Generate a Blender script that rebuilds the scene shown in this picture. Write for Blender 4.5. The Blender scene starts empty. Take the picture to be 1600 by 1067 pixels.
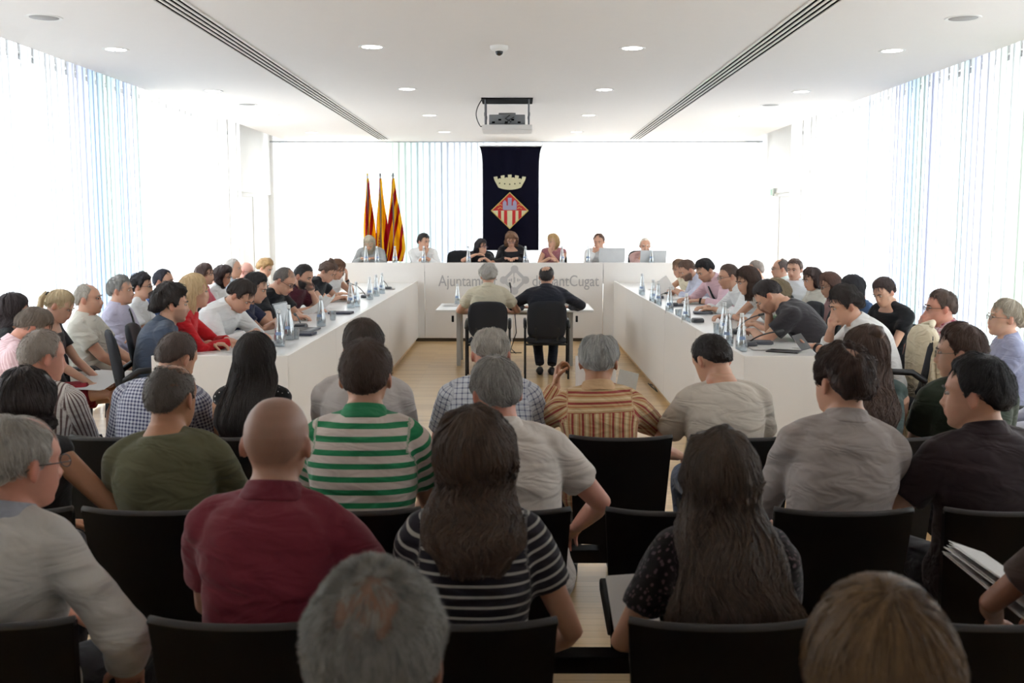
import bpy, math, random
import numpy as np
from mathutils import Vector, Matrix
random.seed(7); RNG = np.random.RandomState(11)
SC = bpy.context.scene; COL = SC.collection
PI = math.pi
sin, cos, tan, rad = math.sin, math.cos, math.tan, math.radians
H = 1.78; FPX = 1600.0; PITCH = rad(6.52); YAW = rad(0.215)
# ---------------------------------------------------------------- survey helpers (pixel + depth -> place in the room)
_F = np.array([-sin(YAW)*cos(PITCH), cos(YAW)*cos(PITCH), -sin(PITCH)])
_R = np.array([cos(YAW), sin(YAW), 0.0])
_U = np.cross(_R, _F)
CAM = np.array([0, 0, H])
def _ray(px, py): return _F + (px-800)/FPX*_R + (533.5-py)/FPX*_U
def at_d(px, py, d):
    r = _ray(px, py); return CAM + r*(d/r[1])
def at_z(px, py, z):
    r = _ray(px, py); return CAM + r*((z-H)/r[2])
def at_x(px, py, x):
    r = _ray(px, py); return CAM + r*(x/r[0])
def V3(*a): return np.array(a, float)
def nrm(v):
    v = np.asarray(v, float); return v/(np.linalg.norm(v)+1e-12)
def smooth(a, b, x):
    t = np.clip((x-a)/(b-a), 0, 1); return t*t*(3-2*t)
_W = {}
def noise3(p, f, seed=0):
    if seed not in _W:
        r = np.random.RandomState(100+seed); _W[seed] = (r.normal(size=(7, 3)), r.uniform(0, 6.28, 7))
    D, ph = _W[seed]
    q = p*f; q = q + 0.6*np.sin(q[:, [1, 2, 0]]*1.3+ph[:3])
    return np.sin(q@D.T + ph).sum(1)/4.0
# ---------------------------------------------------------------- geometry collector
class G:
    def __init__(s): s.v = []; s.f = []; s.n = 0
    def add(s, V, F):
        V = np.asarray(V, float); s.v.append(V)
        s.f.extend([tuple(int(i)+s.n for i in f) for f in F]); s.n += len(V); return s
    def box(s, c, d, rz=0, rx=0, ry=0):
        m = np.array(Matrix.Rotation(rz, 3, 'Z') @ Matrix.Rotation(ry, 3, 'Y') @ Matrix.Rotation(rx, 3, 'X'))
        V = np.array([[x, y, z] for x in (-.5, .5) for y in (-.5, .5) for z in (-.5, .5)])*np.array(d)
        return s.add(V@m.T+np.array(c), [(0, 1, 3, 2), (4, 6, 7, 5), (0, 4, 5, 1), (2, 3, 7, 6), (0, 2, 6, 4), (1, 5, 7, 3)])
    def rings(s, R, caps=True, closed=True):
        R = np.asarray(R); m, n, _ = R.shape; F = []
        for i in range(m-1):
            for j in range(n if closed else n-1):
                k = (j+1) % n; F.append((i*n+j, i*n+k, (i+1)*n+k, (i+1)*n+j))
        if caps: F.append(tuple(range(n))[::-1]); F.append(tuple(range((m-1)*n, m*n)))
        return s.add(R.reshape(-1, 3), F)
    def tube(s, pts, r, n=10, rnd=False, flat=None):
        P = np.array(pts, float); r = np.broadcast_to(np.asarray(r, float), (len(P),)).copy()
        T = np.gradient(P, axis=0); T /= np.linalg.norm(T, axis=1)[:, None]+1e-12
        a = np.array([0, 0, 1.]) if abs(T[0][2]) < .9 else np.array([1., 0, 0])
        if flat is not None: a = nrm(flat[0])
        u = nrm(np.cross(a, T[0])); RR = []
        if rnd:
            def end(i, sg):
                return [(P[i]+sg*T[i]*r[i]*sin(q), r[i]*cos(q), T[i]) for q in (rad(75), rad(50), rad(25))]
            seq = end(0, -1)+[(P[i], r[i], T[i]) for i in range(len(P))]+end(-1, 1)[::-1]
        else: seq = [(P[i], r[i], T[i]) for i in range(len(P))]
        th = np.linspace(0, 2*PI, n, endpoint=False)
        for c, q, t in seq:
            u = nrm(u-t*np.dot(u, t)); w = np.cross(t, u); k = flat[1] if flat is not None else 1
            RR.append(c+np.outer(np.cos(th)*q, u)+np.outer(np.sin(th)*q*k, w))
        return s.rings(np.array(RR)[:, ::1])
    def lathe(s, prof, c, n=20, axis=None):
        th = np.linspace(0, 2*PI, n, endpoint=False); c = np.array(c, float); R = []
        for r, z in prof: R.append(c+np.stack([np.cos(th)*r, np.sin(th)*r, np.full(n, z)], 1))
        return s.rings(np.array(R))
    def ell(s, c, r, M=None, n=20, m=12):
        ph = np.linspace(-PI/2+.02, PI/2-.02, m); th = np.linspace(0, 2*PI, n, endpoint=False); R = []
        for p in ph:
            q = np.stack([np.cos(th)*cos(p), np.sin(th)*cos(p), np.full(n, sin(p))], 1)*np.array(r)
            if M is not None: q = q@np.array(M).T
            R.append(q+np.array(c))
        return s.rings(np.array(R))
    def prism(s, pts, y0, y1, plane='xz'):      # outline in a plane, given thickness
        n = len(pts); V = []
        for y in (y0, y1):
            for a, b in pts: V.append((a, y, b) if plane == 'xz' else ((a, b, y) if plane == 'xy' else (y, a, b)))
        F = [tuple(range(n)), tuple(range(n, 2*n))[::-1]]+[(i, i+n, (i+1) % n+n, (i+1) % n) for i in range(n)]
        return s.add(V, F)
    def sheet(s, A):                              # grid of points -> quads
        A = np.asarray(A); m, n, _ = A.shape
        return s.add(A.reshape(-1, 3), [(i*n+j, i*n+j+1, (i+1)*n+j+1, (i+1)*n+j) for i in range(m-1) for j in range(n-1)])
    def mesh(s, name='m'):
        me = bpy.data.meshes.new(name); me.from_pydata(np.concatenate(s.v), [], s.f); me.update(); return me
def link(me_or_none, name, parent=None, loc=None, rz=0):
    o = bpy.data.objects.new(name, me_or_none); COL.objects.link(o)
    if parent is not None: o.parent = parent
    if loc is not None: o.location = tuple(float(x) for x in loc)
    if rz: o.rotation_euler.z = rz
    return o
def fixn(me):
    import bmesh
    bm = bmesh.new(); bm.from_mesh(me); bmesh.ops.recalc_face_normals(bm, faces=bm.faces); bm.to_mesh(me); bm.free()
def obj(name, g, mat, parent=None, sm=False, bev=0, loc=None, rz=0, solid=0, **kw):
    me = g.mesh(name) if isinstance(g, G) else g
    if isinstance(g, G): fixn(me)
    me.materials.append(mat)
    if sm: me.shade_smooth() if hasattr(me, 'shade_smooth') else me.polygons.foreach_set('use_smooth', [True]*len(me.polygons))
    if sm == 'auto': me.set_sharp_from_angle(angle=rad(38))
    o = link(me, name, parent, loc, rz)
    if solid:
        md = o.modifiers.new('solid', 'SOLIDIFY'); md.thickness = solid; md.offset = 0
    if bev:
        md = o.modifiers.new('bevel', 'BEVEL'); md.width = bev; md.segments = 2; md.limit_method = 'ANGLE'
    tag(o, **kw); return o
def tag(o, label=None, cat=None, group=None, kind=None):
    if label: o['label'] = label
    if cat: o['category'] = cat
    if group: o['group'] = group
    if kind: o['kind'] = kind
    return o
def thing(name, label, cat, loc=(0, 0, 0), rz=0, group=None):
    o = link(None, name, None, loc, rz); o.empty_display_size = .1; return tag(o, label, cat, group)
def dup(root, loc, rz, label=None, group=None):
    def cp(o, par):
        c = o.copy(); COL.objects.link(c); c.parent = par
        for ch in [x for x in KIDS.get(o.name, [])]: cp(ch, c)
        return c
    r = cp(root, None); r.location = tuple(float(x) for x in loc); r.rotation_euler.z = rz
    if label: r['label'] = label
    if group: r['group'] = group
    return r
KIDS = {}
def remember(root):
    for o in [root]+list(root.children_recursive): KIDS[o.name] = list(o.children)
def remesh(g, vox, it=3):
    me = g.mesh('tmp'); fixn(me); o = bpy.data.objects.new('tmp', me); COL.objects.link(o)
    md = o.modifiers.new('r', 'REMESH'); md.mode = 'VOXEL'; md.voxel_size = vox; md.use_smooth_shade = True
    if it: m2 = o.modifiers.new('s', 'SMOOTH'); m2.factor = .5; m2.iterations = it
    dg = bpy.context.evaluated_depsgraph_get(); ev = o.evaluated_get(dg)
    out = bpy.data.meshes.new_from_object(ev); bpy.data.objects.remove(o); bpy.data.meshes.remove(me); out.materials.clear()
    return out
def coords(me):
    a = np.empty(len(me.vertices)*3); me.vertices.foreach_get('co', a); return a.reshape(-1, 3)
def setco(me, a): me.vertices.foreach_set('co', a.astype(np.float32).ravel()); me.update()
def normals(me):
    a = np.empty(len(me.vertices)*3, dtype=np.float32); me.vertex_normals.foreach_get('vector', a); return a.reshape(-1, 3).astype(float)
# ---------------------------------------------------------------- materials
def lin(c):
    return tuple(((x/255)/12.92 if x/255 <= .04045 else ((x/255+.055)/1.055)**2.4) for x in c)+(1.0,)
_M = {}
class NT:
    def __init__(s, name):
        s.m = bpy.data.materials.new(name); s.m.use_nodes = True; s.t = s.m.node_tree; s.t.nodes.clear()
        s.out = s.n('ShaderNodeOutputMaterial')
    def n(s, ty, **kw):
        nd = s.t.nodes.new(ty)
        for k, v in kw.items(): setattr(nd, k, v)
        return nd
    def l(s, a, b): s.t.links.new(a, b)
    def math(s, op, a, b=None, c=None):
        nd = s.n('ShaderNodeMath', operation=op)
        for i, x in enumerate((a, b, c)):
            if x is None: continue
            if isinstance(x, (int, float)): nd.inputs[i].default_value = x
            else: s.l(x, nd.inputs[i])
        return nd.outputs[0]
    def mix(s, f, a, b, mode='MIX'):
        nd = s.n('ShaderNodeMix', data_type='RGBA', blend_type=mode)
        for k, x in ((0, f), (6, a), (7, b)):
            if isinstance(x, (int, float, tuple)): nd.inputs[k].default_value = x
            else: s.l(x, nd.inputs[k])
        return nd.outputs[2]
    def bsdf(s, col, rough=.6, **kw):
        b = s.n('ShaderNodeBsdfPrincipled')
        if isinstance(col, tuple): b.inputs['Base Color'].default_value = col
        else: s.l(col, b.inputs['Base Color'])
        b.inputs['Roughness'].default_value = rough
        for k, v in kw.items(): b.inputs[k.replace('_', ' ')].default_value = v
        s.l(b.outputs[0], s.out.inputs[0]); s.b = b; return b
    def bump(s, h, st, dist=.01):
        bp = s.n('ShaderNodeBump'); bp.inputs['Strength'].default_value = st; bp.inputs['Distance'].default_value = dist
        s.l(h, bp.inputs['Height']); s.l(bp.outputs[0], s.b.inputs['Normal'])
    def noise(s, sc, vec=None, det=3, sx=None):
        nd = s.n('ShaderNodeTexNoise'); nd.inputs['Scale'].default_value = sc; nd.inputs['Detail'].default_value = det
        if vec is None: vec = s.n('ShaderNodeTexCoord').outputs['Object']
        if sx is not None:
            mp = s.n('ShaderNodeMapping'); mp.inputs['Scale'].default_value = sx; s.l(vec, mp.inputs[0]); vec = mp.outputs[0]
        s.l(vec, nd.inputs['Vector']); return nd
def mat(name, rgb, rough=.6, spec=.5, metal=0, var=.06, vs=8, bump=0, bs=60, coat=0):
    if name in _M: return _M[name]
    t = NT(name); c = lin(rgb)
    if var:
        n = t.noise(vs); d = tuple(x*(1-var*2) for x in c[:3])+(1,); u = tuple(min(1, x*(1+var)) for x in c[:3])+(1,)
        col = t.mix(n.outputs[0], d, u)
    else: col = c
    t.bsdf(col, rough, Metallic=metal, Specular_IOR_Level=spec, Coat_Weight=coat)
    if bump: t.bump(t.noise(bs).outputs[0], bump, .002)
    _M[name] = t.m; return t.m
def fabric(name, base, pat=None, rough=.85, wr=.5, wrs=7):
    """cloth: base rgb, pat = (kind, colour, period, width ...) in metres on the garment's own coordinates"""
    if name in _M: return _M[name]
    t = NT(name); at = t.n('ShaderNodeAttribute', attribute_name='fab'); sp = t.n('ShaderNodeSeparateXYZ'); t.l(at.outputs['Vector'], sp.inputs[0])
    U, Wd, Vv = sp.outputs
    col = lin(base)
    def stripe(co, per, wid, off=0.0):
        x = t.math('FRACT', t.math('ADD', t.math('DIVIDE', co, per), off+100.0))
        return t.math('LESS_THAN', x, wid/per)
    nz = t.noise(5, at.outputs['Vector'])
    col = t.mix(nz.outputs[0], tuple(x*.86 for x in col[:3])+(1,), tuple(min(1, x*1.06) for x in col[:3])+(1,))
    if pat:
        k = pat[0]
        if k == 'h': col = t.mix(stripe(Vv, pat[2], pat[3]), col, lin(pat[1]))
        if k == 'v': col = t.mix(stripe(U, pat[2], pat[3]), col, lin(pat[1]))
        if k == 'check':
            a = stripe(U, pat[2], pat[3]); b = stripe(Vv, pat[2], pat[3])
            s = t.math('MULTIPLY', t.math('ADD', a, b), .5); col = t.mix(s, col, lin(pat[1]))
        if k == 'multi':   # several stripe colours along U, along V above the yoke
            yk = t.math('GREATER_THAN', Vv, pat[2]); co = t.math('ADD', t.math('MULTIPLY', yk, Vv), t.math('MULTIPLY', t.math('SUBTRACT', 1.0, yk), U))
            for c, per, w, o in pat[1]: col = t.mix(stripe(co, per, w, o), col, lin(c))
        if k in ('dots', 'floral'):
            vo = t.n('ShaderNodeTexVoronoi'); vo.inputs['Scale'].default_value = pat[2]
            if k == 'dots': vo.inputs['Randomness'].default_value = .25
            t.l(at.outputs['Vector'], vo.inputs['Vector'])
            m = t.math('LESS_THAN', vo.outputs['Distance'], pat[3])
            if k == 'dots': col = t.mix(m, col, lin(pat[1]))
            else:
                h = t.n('ShaderNodeHueSaturation'); h.inputs['Color'].default_value = lin(pat[1]); t.l(t.math('ADD', .4, t.math('MULTIPLY', .25, vo.outputs['Distance'])), h.inputs['Hue'])
                col = t.mix(m, col, t.mix(t.noise(30, at.outputs['Vector']).outputs[0], lin(pat[1]), lin(pat[4])))
    t.bsdf(col, rough, Specular_IOR_Level=.25, Sheen_Weight=.15)
    n1 = t.noise(wrs, sx=(.7, .9, 2.0), det=2); n1.inputs['Distortion'].default_value = 1.2
    n2 = t.noise(400, at.outputs['Vector'], det=1)
    t.bump(t.math('ADD', n1.outputs[0], t.math('MULTIPLY', n2.outputs[0], .02)), wr, .045)
    _M[name] = t.m; return t.m
def skin(rgb):
    name = 'skin_%d_%d_%d' % rgb
    if name in _M: return _M[name]
    t = NT(name); a = t.n('ShaderNodeAttribute', attribute_name='tone')
    n = t.noise(14); c = lin(rgb); base = t.mix(n.outputs[0], tuple(x*.86 for x in c[:3])+(1,), (min(1, c[0]*1.1), c[1]*1.02, c[2], 1))
    col = t.mix(1.0, base, a.outputs['Color'], 'MULTIPLY')
    t.bsdf(col, .48, Specular_IOR_Level=.4, Subsurface_Weight=.06, Subsurface_Scale=.01)
    t.bump(t.noise(260).outputs[0], .12, .002); _M[name] = t.m; return t.m
def hairmat(rgb, rgb2=None):
    name = 'hair_%d_%d_%d' % rgb; rgb = tuple(min(235, x*1.18+6) for x in rgb); rgb2 = tuple(min(240, x*1.1+4) for x in rgb2) if rgb2 else None
    if name in _M: return _M[name]
    t = NT(name); c = lin(rgb); d = lin(rgb2) if rgb2 else tuple(min(1, x*1.9+.004) for x in c[:3])+(1,)
    n = t.noise(55, sx=(1, 1, .35), det=4); n2 = t.noise(9)
    f = t.math('MULTIPLY', t.math('SUBTRACT', t.math('ADD', n.outputs[0], n2.outputs[0]), .62), 2.2); f = t.n('ShaderNodeClamp').outputs[0] if False else f
    at = t.n('ShaderNodeAttribute', attribute_name='hv'); f = t.math('ADD', t.math('MULTIPLY', f, .45), t.math('MULTIPLY', at.outputs['Fac'], .75)); cl = t.n('ShaderNodeClamp'); t.l(f, cl.inputs[0])
    t.bsdf(t.mix(cl.outputs[0], c, d), .5, Specular_IOR_Level=.35)
    t.bump(t.noise(160, sx=(1, 1, .25)).outputs[0], .6, .004); _M[name] = t.m; return t.m
# ================================================================ people
def rotm(pitch=0, yaw=0, roll=0):
    """head frame: columns right, front, up; pitch>0 looks down, yaw>0 turns to the person's right"""
    Rz = np.array(Matrix.Rotation(-yaw, 3, 'Z')); Rx = np.array(Matrix.Rotation(-pitch, 3, 'X')); Ry = np.array(Matrix.Rotation(roll, 3, 'Y'))
    return Rz@Rx@Ry
_ZF = np.array([[.115, .0], [.110, .030], [.10, .048], [.08, .070], [.06, .083], [.04, .090], [.025, .094], [.010, .089], [-.005, .089], [-.03, .093], [-.045, .095],
                [-.056, .098], [-.065, .093], [-.073, .096], [-.083, .089], [-.099, .094], [-.112, .087], [-.121, .062]])[::-1]
_ZB = np.array([[.115, -.002], [.110, -.035], [.10, -.056], [.08, -.080], [.05, -.098], [.02, -.102], [-.01, -.096], [-.04, -.080], [-.07, -.062], [-.10, -.045], [-.122, -.030]])[::-1]
_ZW = np.array([[.115, .003], [.110, .030], [.10, .046], [.08, .063], [.05, .076], [.02, .079], [-.01, .075], [-.04, .067], [-.07, .059], [-.09, .050], [-.108, .036], [-.121, .018]])[::-1]
ER = np.array([.080, .100, .108]); EC = np.array([0, -.003, .010])
def head_geo(g, Hc, M, hs, fem=False, jaw=1.0):
    zs = np.concatenate([np.linspace(-.120, .09, 32), np.array([.097, .103, .108, .112, .1145])]); n = 44; th = np.linspace(0, 2*PI, n, endpoint=False); R = []
    for z in zs:
        f = np.interp(z, _ZF[:, 0], _ZF[:, 1]); b = np.interp(z, _ZB[:, 0], _ZB[:, 1]); w = np.interp(z, _ZW[:, 0], _ZW[:, 1])
        if z < -.03: w *= jaw
        cy = (f+b)/2; ry = (f-b)/2; e = 2/2.25
        x = w*np.sign(np.cos(th))*np.abs(np.cos(th))**e; y = cy+ry*np.sign(np.sin(th))*np.abs(np.sin(th))**e
        fr = np.clip((y-.03)/.06, 0, 1)
        for sx in (-1, 1): y = y-.011*np.exp(-((x-sx*.032)/.015)**2-((z-.006)/.013)**2)*fr
        y = y+.004*np.exp(-((z-.026)/.008)**2)*fr*(0.3 if fem else 1)
        R.append(np.stack([x, y, np.full(n, z)], 1))
    R = np.array(R)*hs
    g.rings(R@M.T+Hc)
    T = lambda p: M@(np.array(p)*hs)+Hc
    k = .85 if fem else 1.0
    g.tube([T((0, .084, .020)), T((0, .092, .004)), T((0, .098, -.018)), T((0, .098*k+.011, -.033)), T((0, .099, -.041)), T((0, .090, -.046))], np.array([.008, .009, .010, .0125, .012, .008])*hs, n=10, rnd=True)
    for s in (-1, 1):
        g.ell(T((s*.0125, .100, -.038)), np.array([.008, .010, .008])*hs, M, 8, 6)
        E = M@np.array(Matrix.Rotation(s*rad(22), 3, 'Z'))@np.array(Matrix.Rotation(rad(-12), 3, 'X'))
        g.ell(T((s*.083, -.012, -.010)), np.array([.0075, .018, .031])*hs, E, 14, 10)
        g.ell(T((s*.083, -.008, -.032)), np.array([.006, .009, .012])*hs, E, 8, 6)
    g.ell(T((0, .0955, -.0585)), np.array([.024, .0085, .0055])*hs, M, 12, 8)
    g.ell(T((0, .0935, -.0700)), np.array([.021, .0095, .0065])*hs, M, 12, 8)
def hand_geo(g, W, f, pn, side, curl=.5, s=1.0):
    f = nrm(f); pn = nrm(pn-f*np.dot(pn, f)); th = np.cross(f, pn)*side
    P0 = W+f*.01; R = []; n = 14; a = np.linspace(0, 2*PI, n, endpoint=False)
    for t, w, h in ((-.01, .024, .018), (.015, .030, .018), (.045, .040, .0165), (.075, .043, .015), (.092, .040, .012)):
        R.append(P0+f*t*s+np.outer(np.cos(a)*w*s, th)+np.outer(np.sin(a)*h*s, pn))
    g.rings(np.array(R))
    for i, (x, L) in enumerate(((.031, .072), (.0105, .080), (-.0105, .074), (-.031, .058))):
        d = nrm(f+th*(x*2.2)); b = P0+f*(.086 if i != 3 else .080)*s+th*x*s; pts = [b-f*.015, b]; c = 0
        for q, (l, k) in enumerate(((.44, .7), (.32, 1.0), (.24, .8))):
            c += curl*k*(1+.08*i); dd = d*cos(c)+pn*sin(c); pts.append(pts[-1]+dd*L*l*s)
        g.tube(pts, np.array([.0095, .0092, .0085, .0078, .0065])*s, n=8, rnd=True)
    b = P0+f*.022*s+th*.030*s; d = nrm(f*.62+th*.78+pn*.25); d2 = nrm(f*.85+th*.35+pn*(.3+curl*.5))
    g.tube([P0+f*.012*s+th*.012*s, b, b+d*.032*s, b+d*.032*s+d2*.028*s, b+d*.032*s+d2*.05*s], np.array([.013, .0145, .0115, .0098, .0075])*s, n=8, rnd=True)
def ik(S, W, L1, L2, pole):
    d = W-S; D = np.linalg.norm(d)
    if D > (L1+L2)*.985: W = S+d/D*(L1+L2)*.985; d = W-S; D = np.linalg.norm(d)
    if D < abs(L1-L2)+.06: D = abs(L1-L2)+.06
    u = nrm(d); a = (L1*L1-L2*L2+D*D)/(2*D); h = math.sqrt(max(0, L1*L1-a*a)); p = np.array(pole, float); p = nrm(p-u*np.dot(p, u))
    return S+u*a+p*h, W
HL_AZ = np.array([0, 22, 42, 58, 70, 80, 92, 104, 118, 140, 180.])
HLINES = {'man': np.array([.60, .64, .56, .50, .22, -.22, -.02, -.06, -.34, -.58, -.64]),
          'low': np.array([.50, .52, .46, .36, .05, -.30, -.02, -.06, -.34, -.60, -.68]),
          'recede': np.array([.72, .80, .74, .60, .30, -.18, -.02, -.06, -.34, -.58, -.64]),
          'woman': np.array([.56, .56, .50, .36, .05, -.35, -.55, -.62, -.66, -.70, -.74]),
          'fringe': np.array([.30, .30, .28, .22, .02, -.35, -.55, -.62, -.66, -.70, -.74]),
          'up': np.array([.58, .58, .52, .44, .18, -.10, .02, -.04, -.34, -.55, -.62])}
def hmask(n, line, bald=None, soft=.12):
    az = np.degrees(np.abs(np.arctan2(n[:, 0], n[:, 1]))); el = np.interp(az, HL_AZ, HLINES[line])
    m = smooth(-.02, soft, n[:, 2]-el)
    if bald:
        c, r, s = bald; a = np.degrees(np.arccos(np.clip(n@nrm(c), -1, 1))); m = m*smooth(r, r+s, a+3*np.sin(n[:, 0]*17))
    return m
CROWN = nrm((.1, -.42, .9))
# style: thickness top/side/back, hairline, bald cap, lump amp/freq, strand length, curl
STY = dict(
    short=dict(t=(.016, .009, .014), line='man', lump=(.004, 60), sl=.035, cu=.0), crop=dict(t=(.009, .006, .009), line='man', lump=(.0018, 90), sl=.018, cu=0),
    buzz=dict(t=(.004, .003, .004), line='man', lump=(.0008, 120), sl=.010, cu=0), side=dict(t=(.022, .012, .017), line='man', lump=(.005, 45), sl=.06, cu=0),
    wavy=dict(t=(.028, .017, .024), line='low', lump=(.011, 46), sl=.055, cu=.012), curly=dict(t=(.034, .026, .032), line='low', lump=(.013, 62), sl=.05, cu=.020),
    thin=dict(t=(.006, .010, .013), line='recede', lump=(.003, 60), sl=.03, cu=0), gray=dict(t=(.013, .010, .014), line='recede', lump=(.004, 55), sl=.045, cu=0),
    bob=dict(t=(.024, .022, .026), line='woman', lump=(.004, 40), sl=.08, cu=0, fall=(.085, .088, .075, 0)),
    bobf=dict(t=(.026, .024, .028), line='fringe', lump=(.006, 45), sl=.08, cu=.003, fall=(.07, .092, .078, 0)),
    shoulder=dict(t=(.022, .022, .026), line='woman', lump=(.007, 38), sl=.1, cu=.006, fall=(.20, .105, .075, 0)),
    wavesh=dict(t=(.028, .032, .032), line='woman', lump=(.012, 34), sl=.1, cu=.012, fall=(.17, .125, .085, 0)),
    long=dict(t=(.020, .018, .022), line='woman', lump=(.004, 40), sl=.1, cu=.0, fall=(.34, .14, .06, 0)),
    longw=dict(t=(.026, .024, .026), line='woman', lump=(.009, 36), sl=.1, cu=.012, fall=(.36, .125, .07, 0)),
    longx=dict(t=(.024, .022, .026), line='woman', lump=(.008, 36), sl=.1, cu=.012, fall=(.46, .15, .07, 0)),
    pony=dict(t=(.010, .007, .010), line='up', lump=(.002, 60), sl=.08, cu=0), none=None)
def ribbon_mesh(paths, width, sh=None):
    """paths: (N, m, 3) -> ribbons with a little width, facing outward"""
    P = np.asarray(paths); N, m, _ = P.shape; T = np.gradient(P, axis=1); T /= np.linalg.norm(T, axis=2, keepdims=True)+1e-9
    r = RNG.normal(size=(N, 1, 3)); out = P-(sh if sh is not None else P.mean((0, 1))); out = out/(np.linalg.norm(out, axis=2, keepdims=True)+1e-9)+.5*r
    S = np.cross(T, out); S /= np.linalg.norm(S, axis=2, keepdims=True)+1e-9
    w = np.linspace(1, .25, m)[None, :, None]*width*(RNG.uniform(.6, 1.2, (N, 1, 1))); A = np.stack([P-S*w, P+S*w], 2).reshape(-1, 3)
    i = np.arange(N)[:, None]*(2*m)+np.arange(m-1)[None, :]*2; F = np.stack([i, i+1, i+3, i+2], -1).reshape(-1, 4)
    return A, F
def build_hair(nm, hs, Hc, M, style, mt, root, near, bald, backY, seed, over={}):
    st = dict(STY[style]); st.update(over); tt, ts, tb = st['t']
    N1, N2 = (72, 48) if near else (44, 30)
    ph = np.linspace(-PI/2+.02, PI/2-.02, N2); th = np.linspace(0, 2*PI, N1, endpoint=False)
    n = np.stack([np.cos(ph)[:, None]*np.cos(th)[None], np.cos(ph)[:, None]*np.sin(th)[None], np.repeat(np.sin(ph)[:, None], N1, 1)], -1).reshape(-1, 3)
    def thick(n):
        top = smooth(.1, .8, n[:, 2]); back = smooth(.1, -.7, n[:, 1]); return tt*top+(1-top)*(ts*(1-back)+tb*back)
    def surf(n, lift=1.0, ofs=None):
        nn = n*hs*ER; m = hmask(n, st['line'], bald); t = thick(n)*(.25+.75*hmask(n, st['line'], bald, .42))
        la, lf = st['lump']; t = t+1.25*la*noise3(n*ER+seed*3.1, lf, seed % 9)*.6+la*.4*noise3(n*ER+seed, lf*2.3, (seed+3) % 9)
        ext = (-.016+m*(t*lift+.016)+(0.0 if ofs is None else ofs))*hs
        if ofs is not None: ext = np.maximum(ext, .0012*hs)
        return (EC*hs+nn+nrmrows(n/ER)*ext[:, None]), m
    p, m = surf(n)
    g = G(); g.rings((p@M.T+Hc).reshape(N2, N1, 3))
    fall = st.get('fall')
    if fall:
        L, w, dep, _ = fall; back = -M[:, 1].copy(); back[2] = 0; back = nrm(back); rt = nrm(np.cross(np.array([0, 0, 1.]), -back))*-1; rt = nrm(np.cross(-back, np.array([0, 0, 1.])))
        R = []; nr = 26; a = np.linspace(0, 2*PI, 40, endpoint=False); top = Hc+M[:, 2]*.05*hs
        for i in range(nr):
            t = i/(nr-1); z = top[2]-t*(L+.10); u = (top[2]-z)
            s0 = smooth(0, .12, u); cen = top+back*(.012+.016*s0); cen = np.array([cen[0], cen[1], z])
            if L > .15 and back[1] < -.6:
                k = smooth(.10, .24, u); cen = np.array([cen[0], cen[1]*(1-k)+k*min(cen[1], backY(z)-.03), z])
            elif L > .15: cen = cen+back*smooth(.1, .24, u)*.03
            rx = hs*(.097+(w-.097)*smooth(.04, L+.02, u))*(1-.35*smooth(.86, 1, t)); ry = hs*(.108+(dep*.62-.108)*smooth(.06, .26, u))*(1-.4*smooth(.8, 1, t))
            if L <= .15: rx *= (1-.25*smooth(.7, 1, t))
            rx *= .85+.15*smooth(0, .05, u); ry *= .85+.15*smooth(0, .05, u)
            q = cen+np.outer(np.cos(a)*rx, rt)+np.outer(np.sin(a)*ry, back)
            fr = np.clip(-np.sin(a), 0, 1); q = q+np.outer(fr*ry*.70, back)
            la, lf = st['lump']; q = q+np.outer(la*.9*np.sin(a*13+seed+2.5*np.sin(z*14+a*3))+la*.6*np.sin(z*45+a*5), rt*0+back*.8)+np.outer(la*1.1*np.sin(z*38+seed+np.round(np.cos(a))*2), rt)
            R.append(q)
        g.rings(np.array(R))
    me = g.mesh('hair'); fixn(me)
    if near:
        cnt = near if isinstance(near, int) else 3000
        v = RNG.normal(size=(cnt*3, 3)); v /= np.linalg.norm(v, axis=1)[:, None]; mk = hmask(v, st['line'], bald); v = v[(mk > .06+.8*RNG.uniform(size=len(v))**1.3) | ((hmask(v, st['line']) > .5) & (RNG.uniform(size=len(v)) < .16))][:cnt]
        steps = 6 if not fall else 9; sl = st['sl']*(1 if not fall else 1.6); cur = v.copy(); pts = []
        for i in range(steps):
            pp, mm = surf(cur, 1.0, (.0005+.0075*i/steps*RNG.uniform(.0, 1.2, len(cur))**1.5)+.0015)
            pts.append(pp)
            tg = cur-CROWN*(cur@CROWN)[:, None]; tg += np.array([.25, 0, -.5])*(.6 if fall else .25); tg += noise3(cur, 7, 2)[:, None]*.25*np.cross(cur, CROWN)
            tg -= cur*(tg*cur).sum(1)[:, None]; tg /= np.linalg.norm(tg, axis=1)[:, None]+1e-9
            cur = cur+tg*(sl/steps/.095)*RNG.uniform(.5, 1.3, (len(cur), 1)); cur /= np.linalg.norm(cur, axis=1)[:, None]
        pts = np.stack(pts, 1)
        if st['cu']: pts = pts+st['cu']*.5*noise3(pts.reshape(-1, 3), 60, 4).reshape(pts.shape[0], -1)[:, :, None]*nrmrows(pts.reshape(-1, 3)).reshape(pts.shape)
        pw = pts@M.T+Hc; A, F = ribbon_mesh(pw, .0011*(1.25 if cnt < 3000 else 1), Hc); AL = [A]; FL = [F]
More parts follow.
